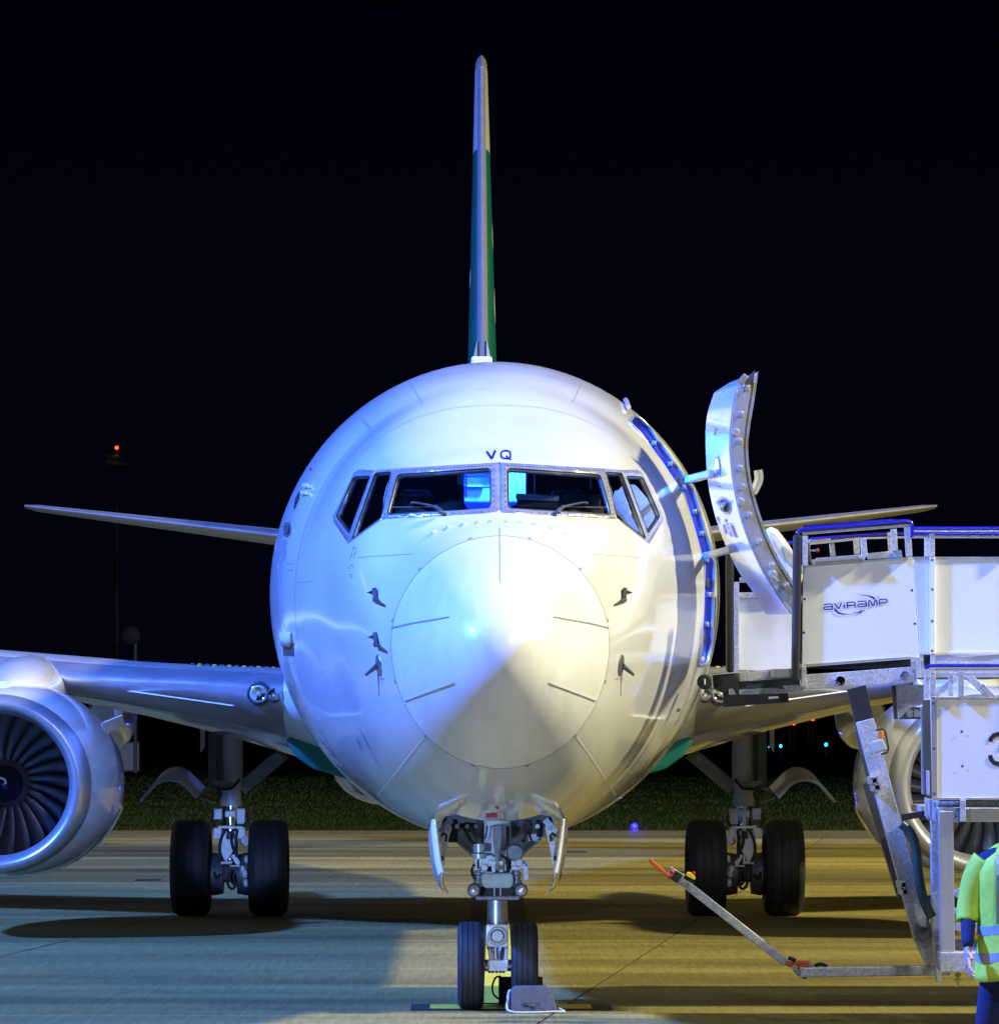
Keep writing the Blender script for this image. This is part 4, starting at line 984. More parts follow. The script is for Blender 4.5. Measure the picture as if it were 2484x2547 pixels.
for (x,y,w,h) in ((350,620,.09,.22),(395,545,.03,.10),(470,550,.05,.05),(540,560,.06,.08),(600,575,.07,.09),(660,560,.04,.06),(800,650,.10,.20),(830,580,.10,.10),(1345,570,.07,.14),(1490,590,.06,.16),(1460,520,.03,.08),(1530,520,.05,.05),(250,500,.09,.07),(1640,500,.06,.08)): mb = MB(); mb.box(q(x,y,y_-.06),(w*.8,.08,h*.8)); mb.build('bay_equipment', black, ng, bevel=.012)
mb = MB(); mb.lathe([(0,-.04),(.04,-.04),(.055,-.01),(.055,.05)], q(1125,610,y_-.08), (0,1,0), 18); mb.tube([q(1120,640,y_-.05),q(1000,730,y_-.05)],.022,8); mb.build('bay_motor', darkgear, ng, smooth=40)
mb = MB()
for x in (405,540,655,1462): mb.lathe([(0,-.03),(.018,-.03),(.018,.03)], q(x,560,y_-.12), (0,1,0), 10)
mb.build('bay_roller', alu, ng, smooth=40)
# bay box (roof and side walls)
mb = MB(); mb.box((0,34.0,1.95),(1.0,1.9,.03)); mb.box((-.5,34.0,1.79),(.03,1.9,.34)); mb.box((.5,34.0,1.79),(.03,1.9,.34)); mb.box((0,34.95,1.7),(1.0,.03,.6)); mb.build('gear_bay', gearw, ng)
# nose gear doors
for sg in (1,-1):
    fr = [(108,462),(124,560),(140,700),(158,830),(172,950),(192,1060),(215,1150),(218,1155),(220,1160)]; re = [(106,466),(72,600),(68,740),(78,860),(92,1000),(118,1130),(150,1260),(205,1370),(292,1432)]
    def mx(p): return p if sg > 0 else Vector((.0+(.012-(p.x)), p.y, p.z))
    A_ = cr_([mx(q(x,y,33.35)) for x,y in fr],3); B_ = cr_([mx(q(x,y,34.85)) for x,y in re],3)
    mb = MB(); mb.loft([[a, a.lerp(b,.33)+Vector(((-.02 if sg>0 else .02),0,0)), a.lerp(b,.66)+Vector(((-.025 if sg>0 else .025),0,0)), b] for a,b in zip(A_,B_)], False, False)
    dn = mb.build('nose_gear_door', paint, plane, smooth=50, solid=.022, recalc=False)
    mb = MB(); mb.prism([mx(q(x,y,33.9)) for x,y in ((250,560),(280,530),(320,545),(335,590),(310,660),(262,880),(232,1085),(225,1080),(215,900),(185,690),(240,640))],(0,.05,0)); mb.build('door_arm', gearw, dn, bevel=.008)
    mb = MB(); mb.lathe([(0,-.015),(.016,-.015),(.016,.02)], mx(q(290,588,33.89)), (0,1,0), 12); mb.build('arm_pin', steel, dn)
    mb = MB(); mb.tube([mx(q(190,690,33.85)),mx(q(240,650,33.85)),mx(q(265,680,33.85)),mx(q(255,760,33.85))],.010,6); mb.build('arm_hose', black, dn)
    mb = MB(); mb.prism([mx(q(x,y,33.8)) for x,y in ((172,950),(225,965),(222,1015),(180,1015))],(0,.2,0)); mb.build('door_bumper', black, dn, bevel=.01)
    mb = MB(); mb.beam(mx(q(180,640,34.2)),mx(q(330,470,34.2)),.05,.05); mb.build('door_link', steel, dn)
# main gear
def main_gear(sg):
    Ym = 49.7; X = 2.86
    k = lambda x,y,Y=Ym: (lambda p: Vector((-p.x*sg if True else 0, p.y, p.z)))(P('A3',x,y,Y))
    # A3 is the -X gear; mirror for +X
    k = lambda x,y,Y=Ym: (lambda p: Vector(((-sg)*(-p.x)*-1 if False else (p.x if sg < 0 else -p.x), p.y, p.z)))(P('A3',x,y,Y))
    mb = MB(); mb.tube([k(692,130),k(692,400),k(692,640)],.125,20); mb.tube([k(690,640),k(690,800)],[.11,.115],20); g_ = mb.build('main_gear', greypaint, plane, smooth=40)
    for x in (2.43,3.29): wheel(g_,(x*sg,Ym,.53),.535,.43,1)
    mb = MB(); mb.tube([(2.2*sg,Ym,.53),(3.5*sg,Ym,.53)],.07,14); mb.build('axle', darkgear, g_, smooth=40)
    mb = MB(); mb.tube([k(690,800),k(685,1300)],.085,18); mb.build('piston', chrome, g_, smooth=40)
    mb = MB(); mb.beam(k(780,650,Ym+.1),k(1160,330,Ym+.1),.15,.10); mb.lathe([(0,-.07),(.07,-.07),(.07,.0)], k(1105,385,Ym+.05), (0,1,0), 16); mb.build('side_brace', midgear, g_, bevel=.01)
    mb = MB(); mb.beam(k(530,150,Ym-.1),k(530,640,Ym-.1),.10,.10); mb.beam(k(580,150,Ym),k(580,560,Ym),.09,.1); mb.build('retract_actuator', darkgear, g_, bevel=.01)
    mb = MB(); mb.prism([k(418,120,Ym-.1),k(455,120,Ym-.1),k(455,270,Ym-.1),k(420,325,Ym-.1)],(0,.1,0)); mb.build('door_panel', greypaint, g_)
    mb = MB(); mb.prism([k(528,565,Ym-.16),k(720,600,Ym-.16),k(725,640,Ym-.16),k(610,640,Ym-.16),k(528,600,Ym-.16)],(0,.06,0)); mb.tube([k(600,655,Ym-.02),k(775,660,Ym-.02)],.13*1.02,4) if False else None; mb.build('actuator_link', midgear, g_, bevel=.01)
    mb = MB()
    for (x,y,w,h) in ((580,870,.085*4,.40),(780,870,.085*4,.44)): pass
    for (x0,y0,x1,y1) in ((538,820,615,920),(740,820,818,960),(635,840,730,900)): a = k(x0,y0,Ym-.18); b = k(x1,y1,Ym-.18); mb.box((a+b)/2,(abs(b.x-a.x),.06,abs(a.z-b.z)))
    mb.build('junction_box', greypaint, g_, bevel=.01)
    # torque links
    mb = MB(); mb.prism([k(x,y,Ym-.22) for x,y in ((610,1020),(655,1020),(650,1090),(725,1090),(715,1020),(755,1020),(745,1120),(710,1200),(655,1290),(625,1290),(590,1200))],(0,.07,0)); mb.build('torque_link', gearw, g_, bevel=.012)
    mb = MB(); mb.beam(k(580,985,Ym-.2),k(800,990,Ym-.2),.03,.08)
    for (x,y) in ((570,1030),(780,1030)): mb.box(k(x,y,Ym-.2),(.09,.05,.10)); mb.box(k(x,y+42,Ym-.19),(.10,.06,.035))
    mb.build('brake_valve', gearw, g_, bevel=.008)
    mb = MB(); mb.tube([k(795,1108,Ym-.1),k(820,1108,Ym-.25)],.05,12); mb.build('link_fitting', gearw, g_, smooth=35); mb = MB(); mb.tube([k(600,1300,Ym-.2),k(700,1300,Ym-.2)],.02,10); mb.tube([k(680,1330,Ym-.2),k(770,1330,Ym-.2)],.012,8); mb.prism([k(x,y,Ym-.2) for x,y in ((690,1240),(720,1225),(770,1290),(765,1320),(735,1320))],(0,.06,0)); mb.build('link_fitting', gearw, g_, smooth=35, bevel=.005)
    mb = MB(); mb.lathe([(.0,-.1),(.22,-.1),(.24,0),(.22,.1),(0,.1)], k(545,1400,Ym), (1,0,0), 24); mb.lathe([(.0,-.1),(.22,-.1),(.24,0),(.22,.1),(0,.1)], k(828,1400,Ym), (1,0,0), 24); mb.build('brake_pack', darkgear, g_, smooth=40)
    mb = MB(); mb.box(k(540,1480,Ym-.05),(.11,.2,.24)); mb.box(k(826,1480,Ym-.05),(.09,.2,.24)); mb.box(k(690,1390,Ym-.05),(.42,.2,.2)); mb.build('brake_lower', black, g_, bevel=.03)
    for (x,y) in ((830,1270),(795,1360),(822,1480),(812,1400)):
        mb = MB(); mb.ball(k(x,y,Ym-.22),.035,8,(1,1,1.4)); mb.build('brake_piston', gearw, g_, smooth=60)
    for pts in (((640,1010),(600,1100),(590,1200),(620,1290)),((745,1010),(730,1120),(740,1250)),((700,1380),(660,1470),(690,1530),(730,1500),(715,1400)),((690,1370),(680,1440),(720,1500)),((530,860),(515,920),(545,990)),((820,880),(835,920),(800,980)),((560,640),(600,700),(560,760)),((770,560),(700,640),(600,650)),((690,1020),(700,1150),(760,1260)),((600,1400),(560,1440),(540,1380))):
        mb = MB(); mb.tube(cr_([k(x,y,Ym-.25) for x,y in pts],4),.016,7); mb.build('hose', black, g_, smooth=60)
    # curved gear door fairing
    kk = lambda x,y,Y: (lambda p: Vector((p.x if sg < 0 else -p.x, p.y, p.z)))(P('A1',x,y,Y))
    fr = cr_([kk(x,y,49.3) for x,y in ((870,1118),(935,1040),(995,992),(1065,978),(1140,1002),(1190,1052),(1225,1092))],4)
    re = cr_([kk(x,y,49.9) for x,y in ((885,1100),(960,1010),(1030,930),(1110,905),(1170,928),(1215,972),(1275,1032))],4)
    mb = MB(); mb.loft([fr,re], False, False); mb.build('gear_door', greypaint, g_, smooth=60, solid=.035, recalc=False)
    mb = MB(); mb.beam(kk(1255,1050,49.8),kk(1330,1020,49.8),.04,.04); mb.build('door_rod', midgear, g_); mb = MB(); mb.tube([kk(1240,1090,49.6),kk(1330,1120,49.6)],.014,6); mb.build('door_rod', midgear, g_)
for sg in (-1,1): main_gear(sg)
# ================================================================== BOARDING RAMP
ramp = empty('boarding_ramp', (3.4,33.5,0), 'galvanised zigzag boarding ramp with white panels and blue handrails at the open cabin door', 'boarding ramp')
YA, YB, YC, YL = 33.2, 36.0, 33.75, 31.3
b2 = lambda x,y,Y: P('B2',x,y,Y); b3 = lambda x,y,Y: P('B3',x,y,Y); b4 = lambda x,y,Y: P('B4',x,y,Y); z7 = lambda x,y,Y: P('Z7',x,y,Y); z8 = lambda x,y,Y: P('Z8',x,y,Y); b7 = lambda x,y,Y: P('B7',x,y,Y); a6 = lambda x,y,Y: P('A6',x,y,Y)
def quad(name, m, f, pts, Y, d=.04, bev=.004, label=None, parent=ramp):
    mb = MB(); mb.prism([f(x,y,Y) for x,y in pts],(0,d,0)); return mb.build(name, m, parent, bevel=bev, label=label)
def bm_(name, m, f, a, b, Y, w, h, bev=.004, Y2=None, up=(0,1,0), parent=ramp):
    mb = MB(); mb.beam(f(*a,Y),f(*b,Y2 if Y2 is not None else Y),w,h,up); return mb.build(name, m, parent, bevel=bev)
def tb(name, m, f, pts, Y, r, parent=ramp, seg=10):
    mb = MB(); mb.tube([f(x,y,Y) if len(t_)==0 else f(x,y,t_[0]) for x,y,*t_ in pts], r, seg); return mb.build(name, m, parent, smooth=50)
# cab front panel
cabp = quad('side_panel', panelw, z7, ((640,405),(1345,352),(1392,1000),(632,1055)), YA, .03, label='white cab panel with dark blue lettering')
quad('panel_trim', alu, z7, ((668,402),(1310,352),(1311,362),(668,414)), YA-.012, .012, .002, parent=cabp); quad('panel_trim', alu, z7, ((660,1042),(1335,992),(1335,1003),(660,1055)), YA-.012, .012, .002, parent=cabp)
for (x,y) in ((650,623),(1343,567),(1361,782),(645,840)):
    mb = MB(); mb.lathe([(0,-.001),(.009,-.001),(.010,0)], z7(x,y,YA-.0), (0,1,0), 8); mb.build('rivet', navy, cabp)
# lettering on the cab panel, strokes in sheet B1
def b1(x,y,Y=YA-.005): return P('B1',x,y,Y)
def strokes(name, sts, w, m=navy, sheet=b1, parent=cabp):
    mb = MB()
    for s_ in sts:
        L = [[sheet(a.x,a.y),sheet(b.x,b.y)] for a,b in stroke2d(s_, w)]; mb.loft(L, False, False)
    return mb.build(name, m, parent, recalc=False)
strokes('letter_a', [[(170,417),(330,404),(365,412),(375,440),(378,530)],[(378,465),(200,476),(180,490),(180,515),(195,533),(225,536),(385,525)]], 27)
strokes('letter_v', [[(418,385),(505,500),(520,513),(535,505),(592,372)]], 30)
strokes('letter_i', [[(654,366),(656,388)],[(657,410),(664,512)]], 29)
strokes('letter_r', [[(735,508),(722,368),(735,366)],[(725,368),(870,358),(905,368),(915,400),(912,430),(740,446)],[(905,432),(925,490)]], 28)
strokes('letter_a', [[(970,350),(1135,335),(1165,345),(1178,380),(1180,460)],[(1178,400),(1000,416),(982,428),(980,450),(995,468),(1020,471),(1190,456)]], 27)
strokes('letter_m', [[(1243,462),(1236,345),(1250,328),(1275,330),(1325,435),(1340,443),(1358,432),(1385,325),(1400,310),(1420,315),(1430,345),(1437,440)]], 29)
strokes('letter_p', [[(1496,438),(1487,300),(1500,298)],[(1490,300),(1640,290),(1670,302),(1676,340),(1665,368),(1640,375),(1505,386)]], 28)
def vstroke(name, pts, ws):
    mb = MB(); L = [[b1(a.x,a.y),b1(b.x,b.y)] for a,b in stroke2d(pts, ws)]; mb.loft(L, False, False); return mb.build(name, navy, cabp, recalc=False)
vstroke('logo_swoosh', [(910,178),(1000,180),(1100,190),(1200,205),(1280,228),(1340,255),(1378,285)], [1,8,14,22,34,46,56])
vstroke('logo_swoosh', [(433,480),(440,520),(462,562),(500,600),(560,628),(650,646),(760,648),(880,636)], [10,34,46,48,38,26,14,6]); vstroke('logo_swoosh', [(485,425),(540,370),(640,315)], [14,8,1]); vstroke('logo_swoosh', [(1220,520),(1260,495),(1305,466)], [1,8,12])
mb = MB(); mb.add([b1(*p) for p in ((868,590),(885,592),(925,612),(1000,590),(1040,570),(1024,548),(1040,548),(1075,565),(1130,545),(1148,548),(1140,562),(1085,590),(1040,606),(1075,618),(1070,626),(1010,620),(960,675),(995,618),(905,628),(893,618))], [tuple(range(20))]); mb.build('logo_plane', navy, cabp, recalc=False)
mb = MB(); mb.lathe([(0,-.001),(.006,-.001)], b1(1455,240,YA-.004), (0,1,0), 12); mb.build('logo_mark', greyink, cabp, recalc=False)
# bumpers (black foam), near and far
quad('door_bumper', black, z7, ((588,200),(636,205),(620,1155),(575,1158)), YA-.06, .22, .02); quad('door_bumper', black, b2, ((248,-1500),(345,-1500),(345,490),(255,490)), YB-.05, .2, .02)
# cab verticals and rails
for (a,b,w) in (((150,190),(150,465),.105),((675,215),(690,380),.11),((950,130),(962,330),.11),((1075,112),(1092,382),.115)): bm_('rail_post', galvm, b4, a, b, YA-.03, w*.4, .05)
for (a,b,w) in (((612,215),(622,360),.10),((392,260),(405,375),.09),((915,160),(930,340),.09)): bm_('rail_post', galvm, b4, a, b, YA+1.4, w*.42, .05)
tb('hand_rail', rampblue, b4, ((80,172),(95,150),(125,138),(500,108),(1000,62),(1080,58),(1108,68),(1118,95),(1118,205)), YA-.05, .015); tb('hand_rail', rampblue, b4, ((130,120),(150,106),(500,80),(930,50),(975,58)), YA+.9, .012)
bm_('top_rail', alu, b4, (125,172), (1095,96), YA-.02, .020, .05); bm_('top_rail', alu, b4, (190,262), (585,222), YA+1.35, .020, .04); bm_('top_rail', alu, b4, (190,240), (380,222), YA+1.4, .012, .04)
tb('hand_rail', rampblue, b4, ((200,222),(600,190),(900,172),(1240,168)), YA+1.5, .013); tb('hand_rail', rampblue, b4, ((0,255),(60,255)), YB, .016); tb('hand_rail', frame_m, b4, ((600,215),(1240,200)), YA+1.5, .009)
# gate handle, latch bar, red knob
tb('gate_frame', steel, b4, ((230,235),(195,232),(186,250),(190,340),(205,440)), YA+.05, .009)
bm_('slide_bolt', alu, b4, (250,410), (665,378), YA-.05, .028, .03); bm_('slide_track', galvm, b4, (215,432), (690,395), YA-.02, .04, .02); quad('bolt_plate', galvm, b4, ((630,372),(715,350),(715,372),(690,400),(665,408),(640,390)), YA-.07, .03)
quad('kick_panel', panelw, b4, ((715,350),(1025,320),(1030,382),(715,405)), YA+.03, .02); quad('kick_clip', mat('pale_blue',(.35,.6,.85),.4), b4, ((953,325),(1026,320),(1028,380),(953,385)), YA-.005, .03)
tb('latch_lever', frame_m, b4, ((205,325),(250,325)), YA+.2, .006); mb = MB(); mb.ball(b4(263,323,YA+.2),.015,12); mb.build('lever_knob', redm, ramp, smooth=60)
quad('rail_end_cap', redm, b4, ((270,222),(335,215),(335,228),(270,233)), YA+1.38, .03)
# second section wall and rails
p2 = quad('side_panel', panelw, z7, ((1350,352),(1456,352),(1456,978),(1396,976)), YC, .03); p3 = quad('side_panel', panelw, z7, ((1492,352),(3300,352),(3300,976),(1492,976)), YC, .03)
quad('panel_trim', alu, z7, ((1350,350),(3300,350),(3300,366),(1350,366)), YC-.012, .01, .002, parent=p3); quad('panel_trim', cream, z7, ((1396,962),(3300,962),(3300,980),(1396,980)), YC-.012, .01, .002, parent=p3)
bm_('rail_post', galvm, z7, (1471,200), (1471,352), YC-.02, .040, .05); bm_('panel_post', panelw, z7, (1474,352), (1474,978), YC-.02, .042, .045)
for y in (370,560,765,957):
    mb = MB(); mb.lathe([(0,-.001),(.009,-.001),(.010,0)], z7(1473,y,YC-.045), (0,1,0), 8); mb.build('rivet', darkgear, ramp)
bm_('rail_post', galvm, z7, (1438,215), (1438,350), YC+1.4, .035, .05)
for yy,m_,r,Y in ((168,rampblue,.0155,YC-.05),(186,frame_m,.011,YC+1.3),(203,rampblue,.013,YC+1.3)): tb('hand_rail', m_, z7, ((1350,yy),(3300,yy)), Y, r)
bm_('top_rail', alu, z7, (1350,222), (3300,222), YC, .017, .05)
for x in (1950,2450,2950): bm_('rail_post', galvm, z7, (x,200), (x,352), YC-.02, .040, .05)
# far wall of the cab seen past the bumper
fp = quad('side_panel', cream if False else panelw, b2, ((405,-480),(1125,-480),(1125,440),(650,470),(410,460)), YB-.3, .03)
bm_('rail_post', galvm, b2, (372,-1450), (372,500), YB-.32, .20*.95, .06) if False else bm_('rail_post', galvm, b2, (376,-700), (376,500), YB-.32, .19*.2+.0, .06)
quad('mid_rail', galvm, b2, ((350,-560),(1120,-580),(1120,-500),(350,-480)), YB-.34, .05); quad('mid_rail', alu, b2, ((420,-760),(560,-770),(560,-700),(420,-690)), YB-.34, .04)
# floor frame
quad('floor_beam', galvm, b2, ((415,490),(545,465),(545,605),(420,610)), YA+.4, .08); quad('floor_beam', galvm, b2, ((545,490),(1120,455),(1120,560),(550,608)), YA+.45, .06)
quad('floor_beam', darkgear, b2, ((420,600),(1215,560),(1215,740),(430,720)), YA+.5, .1); quad('floor_beam', galvm, b2, ((430,720),(860,690),(1060,730),(1060,765),(435,805)), YA+.38, .07); quad('floor_beam', galvm, b2, ((985,665),(1260,650),(1260,730),(1050,755)), YA+.3, .07)
quad('under_plate', black, b2, ((200,790),(1060,765),(1065,885),(205,948)), YA+.25, .05); quad('plate_slot', panelw, b2, ((795,812),(925,805),(930,830),(800,842)), YA+.24, .012)
quad('dock_arm', darkgear, b2, ((60,500),(400,490),(430,720),(200,760),(60,700)), YA+.5, .1); quad('dock_arm_edge', alu, b2, ((45,512),(400,486),(400,500),(60,528)), YA+.3, .25); quad('dock_arm_edge', alu, b2, ((45,512),(62,512),(85,700),(60,705)), YA+.46, .04); quad('dock_bracket', black, b2, ((205,560),(345,520),(400,560),(420,800),(200,800)), YA+.3, .06); quad('dock_bracket_plate', alu, b2, ((275,705),(335,705),(370,785),(280,790)), YA+.27, .03)
# deck underneath
quad('floor_recess', black, z7, ((660,1062),(1335,1010),(1335,1080),(660,1110)), YA+.05, .05)
quad('floor_beam', galvm, z7, ((628,1055),(660,1055),(660,1185),(628,1190)), YA-.02, .06); quad('floor_beam', galvm, z7, ((660,1112),(1335,1060),(1375,1150),(1375,1158),(650,1205)), YA, .06); quad('floor_beam', galvm, z7, ((1366,1000),(1395,998),(1402,1132),(1372,1134)), YA-.02, .06)
for (x,y) in ((880,1150),(1295,1118)):
    mb = MB(); mb.lathe([(0,-.05),(.022,-.05),(.026,-.03),(.035,-.03),(.035,0)], z7(x,y,YA), (0,1,0), 12); mb.build('bolt', chrome, ramp, smooth=30)
mb = MB(); mb.box((3.0,34.6,2.56),(1.9,2.7,.06)); mb.box((6.6,34.9,2.66),(5.2,2.3,.06)); mb.build('deck', greypaint, ramp)
quad('deck_edge', galvm, b3, ((750,190),(795,190),(795,300),(750,300)), YC-.03, .05); quad('deck_edge', black, b3, ((680,200),(750,200),(750,300),(690,330)), YC+.2, .06)
mb = MB(); mb.beam(b3(800,275,YC),b3(2600,280,YC),.02,.05); mb.build('deck_edge', galvm, ramp)
# right support plates under the deck
quad('support_plate', galvm, b3, ((390,505),(680,500),(680,700),(560,730),(440,830),(405,740)), YA+.4, .04); quad('support_bracket', darkgear, b3, ((430,850),(565,725),(670,730),(670,850)), YA+.2, .05); bm_('support_hanger', black, b3, (375,510), (397,850), YA+.1, .026, .06)
for x in (538,603):
    mb = MB(); mb.lathe([(0,-.02),(.03,-.02),(.03,0)], b3(x,793,YA+.2), (0,1,0), 12); mb.build('bolt', greypaint, ramp)
# lower unit
lp = quad('side_panel', panelw, b3, ((750,640),(2500,640),(2500,1668),(770,1668)), YL, .04, label='white panel with part of a large black figure three')
quad('panel_trim', alu, b3, ((750,628),(1030,628),(1030,645),(750,645)), YL-.01, .03, .002, parent=lp); quad('panel_trim', alu, b3, ((1088,628),(2500,628),(2500,645),(1088,645)), YL-.01, .03, .002, parent=lp); quad('panel_trim', alu, b3, ((770,1645),(1050,1645),(1050,1670),(770,1670)), YL-.01, .03, .002, parent=lp); quad('panel_trim', alu, b3, ((1105,1645),(2500,1645),(2500,1670),(1105,1670)), YL-.01, .03, .002, parent=lp)
quad('panel_edge_strip', alu, b3, ((752,650),(812,650),(818,1645),(765,1645)), YL-.008, .008, .002, parent=lp)
for (x,y) in ((776,692),(783,1148),(786,1605),(1064,977),(1070,1327)):
    mb = MB(); mb.lathe([(0,-.001),(.009,-.001),(.010,0)], b3(x,y,YL-.008), (0,1,0), 8); mb.build('rivet', darkgear, lp)
def b3s(x,y,Y=YL-.004): return P('B3',x,y,Y)
strokes('figure_three', [[(1352,1080),(1358,1050),(1385,1015),(1440,1000),(1500,1010),(1530,1045),(1530,1090),(1505,1125),(1440,1140)],[(1440,1140),(1515,1155),(1550,1200),(1548,1250),(1510,1290),(1440,1305),(1385,1290),(1360,1260),(1350,1215)]], 45, mat('black_figure',(.015,.015,.02),.5), b3s, lp)
quad('corner_panel', mat('olive_tint',(.10,.10,.07),.25), b3, ((668,660),(750,650),(765,1660),(690,1620)), YL+.3, .03); bm_('corner_strip', alu, b3, (668,720), (678,1610), YL+.35, .03, .03); quad('corner_notice', mat('lilac_notice',(.5,.45,.7),.5), b3, ((702,1370),(735,1375),(738,1620),(708,1610)), YL+.28, .01)
for x,y0_,y1_ in ((770,370,620),(1056,362,625)): bm_('rail_post', galvm, b3, (x,y0_), (x,y1_), YL-.02, .038, .05)
for x,y0_,y1_ in ((952,370,615),(706,350,640)): bm_('rail_post', galvm, b3, (x,y0_), (x,y1_), YL+1.3, .036, .05)
for x in (1900,2400): bm_('rail_post', galvm, b3, (x,362), (x,625), YL-.02, .038, .05)
tb('hand_rail', rampblue, b3, ((690,338),(735,312),(800,309),(2500,309)), YL-.03, .012); tb('hand_rail', alu, b3, ((790,345),(2500,345)), YL+.01, .012); bm_('top_rail', galvm, b3, (740,388), (2500,388), YL+1.2, .024, .05)
bm_('cross_brace', galvm, b3, (800,605), (1010,425), YL+1.4, .042, .06); bm_('cross_brace', galvm, b3, (1110,400), (1330,600), YL+1.5, .05, .06); bm_('cross_brace', alu, b3, (1260,510), (1400,650), YL+1.35, .04, .04)
# floor of the lower unit: rope-like roll and beam
mb = MB(); mb.tube([b3(820,1712,YL+.1),b3(2500,1718,YL+.1)],.021,12); mb.build('rolled_mat', mat('twisted_mat',(.35,.34,.27),.7,noise=.5,nscale=14,stretch=(4,1,1)), ramp, smooth=60)
quad('floor_beam', galvm, b3, ((830,1745),(990,1745),(990,1890),(830,1890)), YL+.02, .07); quad('floor_beam', galvm, b3, ((990,1750),(1050,1750),(1050,1890),(990,1890)), YL+.06, .06); quad('floor_beam', alu, b3, ((1150,1750),(2500,1750),(2500,1890),(1150,1890)), YL+.03, .06); quad('floor_beam', galvm, b3, ((1050,1668),(1105,1668),(1105,1890),(1050,1890)), YL-.02, .05)
for (x,y) in ((1020,1803),(1020,1868),(1125,1800),(1128,1865)):
    mb = MB(); mb.lathe([(0,-.02),(.022,-.02),(.022,0)], b3(x,y,YL+.05), (0,1,0), 10); mb.build('bolt', steel, ramp)
for k in range(3): quad('step_bracket', galvm, b3, ((692+40*k,1640+18*k),(730+40*k,1660+18*k),(730+40*k,1880-20*k+30*k),(694+40*k,1830+20*k)), YL+.25-.08*k, .05)
mb = MB(); a = b3(830,1890,YL); mb.box((a.x+3.0,YL+1.0,a.z+.06),(6,1.9,.05)); mb.build('deck', greypaint, ramp)
# legs
leg = quad('support_leg', alu, b3, ((832,1875),(975,1875),(985,3000),(850,3000)), YL, .12, .006) if False else None
mb = MB(); mb.prism([b7(460,0-170,YL),b7(604,-170,YL),b7(620,1235,YL),b7(482,1235,YL)],(0,.13,0)); mb.build('support_leg', alu, ramp, bevel=.006)
mb = MB(); mb.prism([b7(380,-300,YL+.8),b7(460,-300,YL+.8),b7(480,1200,YL+.8),b7(395,1200,YL+.8)],(0,.1,0)); mb.build('support_leg', galvm, ramp, bevel=.006)
mb = MB(); mb.prism([b7(470,1240,YL-.02),b7(1400,1240,YL-.02),b7(1400,1440,YL-.02),b7(472,1440,YL-.02)],(0,.2,0)); mb.build('base_beam', galvm, ramp, bevel=.006)
mb = MB(); mb.prism([b7(415,1150,YL+.3),b7(475,1150,YL+.3),b7(475,1440,YL+.3),b7(425,1390,YL+.3)],(0,.2,0)); mb.build('base_end', galvm, ramp, bevel=.006)
mb = MB(); mb.prism([b7(430,1395,YL),b7(495,1440,YL),b7(495,1545,YL),b7(438,1540,YL)],(0,.08,0)); mb.build('foot', alu, ramp, bevel=.006)
for a,b in (((618,665),(800,560)),((618,850),(800,720))): bm_('diagonal_brace', galvm, b7, a, b, YL+.3, .05, .06)
bm_('cross_bar', alu, b7, (622,985), (1300,985), YL+.3, .05, .06); bm_('cross_bar', galvm, b7, (618,885), (1300,885), YL+.8, .035, .06)
mb = MB(); c = b7(650,1480,YL+.1); mb.lathe([(.016,.10),(.016,.02),(.022,.0),(.012,-.0),(.012,-.02),(.026,-.02),(.026,-.035),(.010,-.035),(.010,-.07),(.0,-.07)], c+Vector((0,0,-.0)), (0,0,1), 14); mb.build('levelling_jack', mat('brass',(.6,.5,.15),.3,.9), ramp, smooth=35)
# wheel of the ramp chassis (behind the worker) and rear legs so that it stands
mb = tyre_mb((4.4,YL+.5,.33),.33,.2); mb.build('ramp_tyre', rubber, ramp, smooth=35)
mb = MB(); mb.lathe([(0,-.06),(.18,-.05),(.2,.05),(0,.06)],(4.4,YL+.5,.33),(1,0,0),20); mb.build('ramp_wheel_rim', steel, ramp, smooth=30)
mb = MB(); mb.box((4.9,YL+1.0,.52),(3.2,1.8,.12)); mb.box((7.2,YL+.2,1.0),(.14,.14,2.0)); mb.box((7.2,YL+2.2,1.3),(.14,.14,2.6)); mb.build('chassis', galvm, ramp, bevel=.01)
mb = MB(); mb.box((4.2,36.1,1.3),(.14,.14,2.5)); mb.build('support_leg', galvm, ramp, bevel=.01)
# lifting arm
bm_('lift_arm', black, z8, (1172,20), (1225,235), 32.6, .135, .1); bm_('lift_arm', galvm, z8, (1215,190), (1512,1310), 32.3, .125, .12); 
bm_('lift_arm_rear', darkgear, z8, (1180,240), (1245,480), 32.8, .05, .1); bm_('lift_arm_rear', darkgear, z8, (1245,500), (1425,1090), 32.6, .12, .1); bm_('lift_arm_rear', black, z8, (1425,1080), (1490,1290), 32.6, .06, .08)
for (x,y) in ((1257,497),(1271,532),(1405,1030),(1413,1064)):
    mb = MB(); c = z8(x,y,32.2); r_ = Matrix.Rotation(R(-8),3,'Y'); s_ = .022
    for dx,dz,w,h in ((0,s_,s_*2.2,.012),(0,-s_,s_*2.2,.012),(s_,0,.012,s_*2.2),(-s_,0,.012,s_*2.2)): mb.box(c+r_@Vector((dx,0,dz)),(w,.3,h),r_)
    mb.build('fork_pocket', alu if y < 900 else galvm, ramp)
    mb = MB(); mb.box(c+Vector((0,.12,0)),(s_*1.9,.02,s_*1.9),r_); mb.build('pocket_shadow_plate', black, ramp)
mb = MB(); mb.prism([z8(x,y,32.25) for x,y in ((1478,1180),(1545,1200),(1570,1380),(1560,1440),(1540,1450),(1515,1410),(1480,1330),(1462,1250))],(0,.1,0)); mb.build('arm_shoe', galvm, ramp, bevel=.008)
mb = MB(); mb.lathe([(0,-.05),(.05,-.05),(.055,0)], z8(1515,1285,32.2),(0,1,0),14); mb.build('arm_pivot', darkgear, ramp, smooth=30)
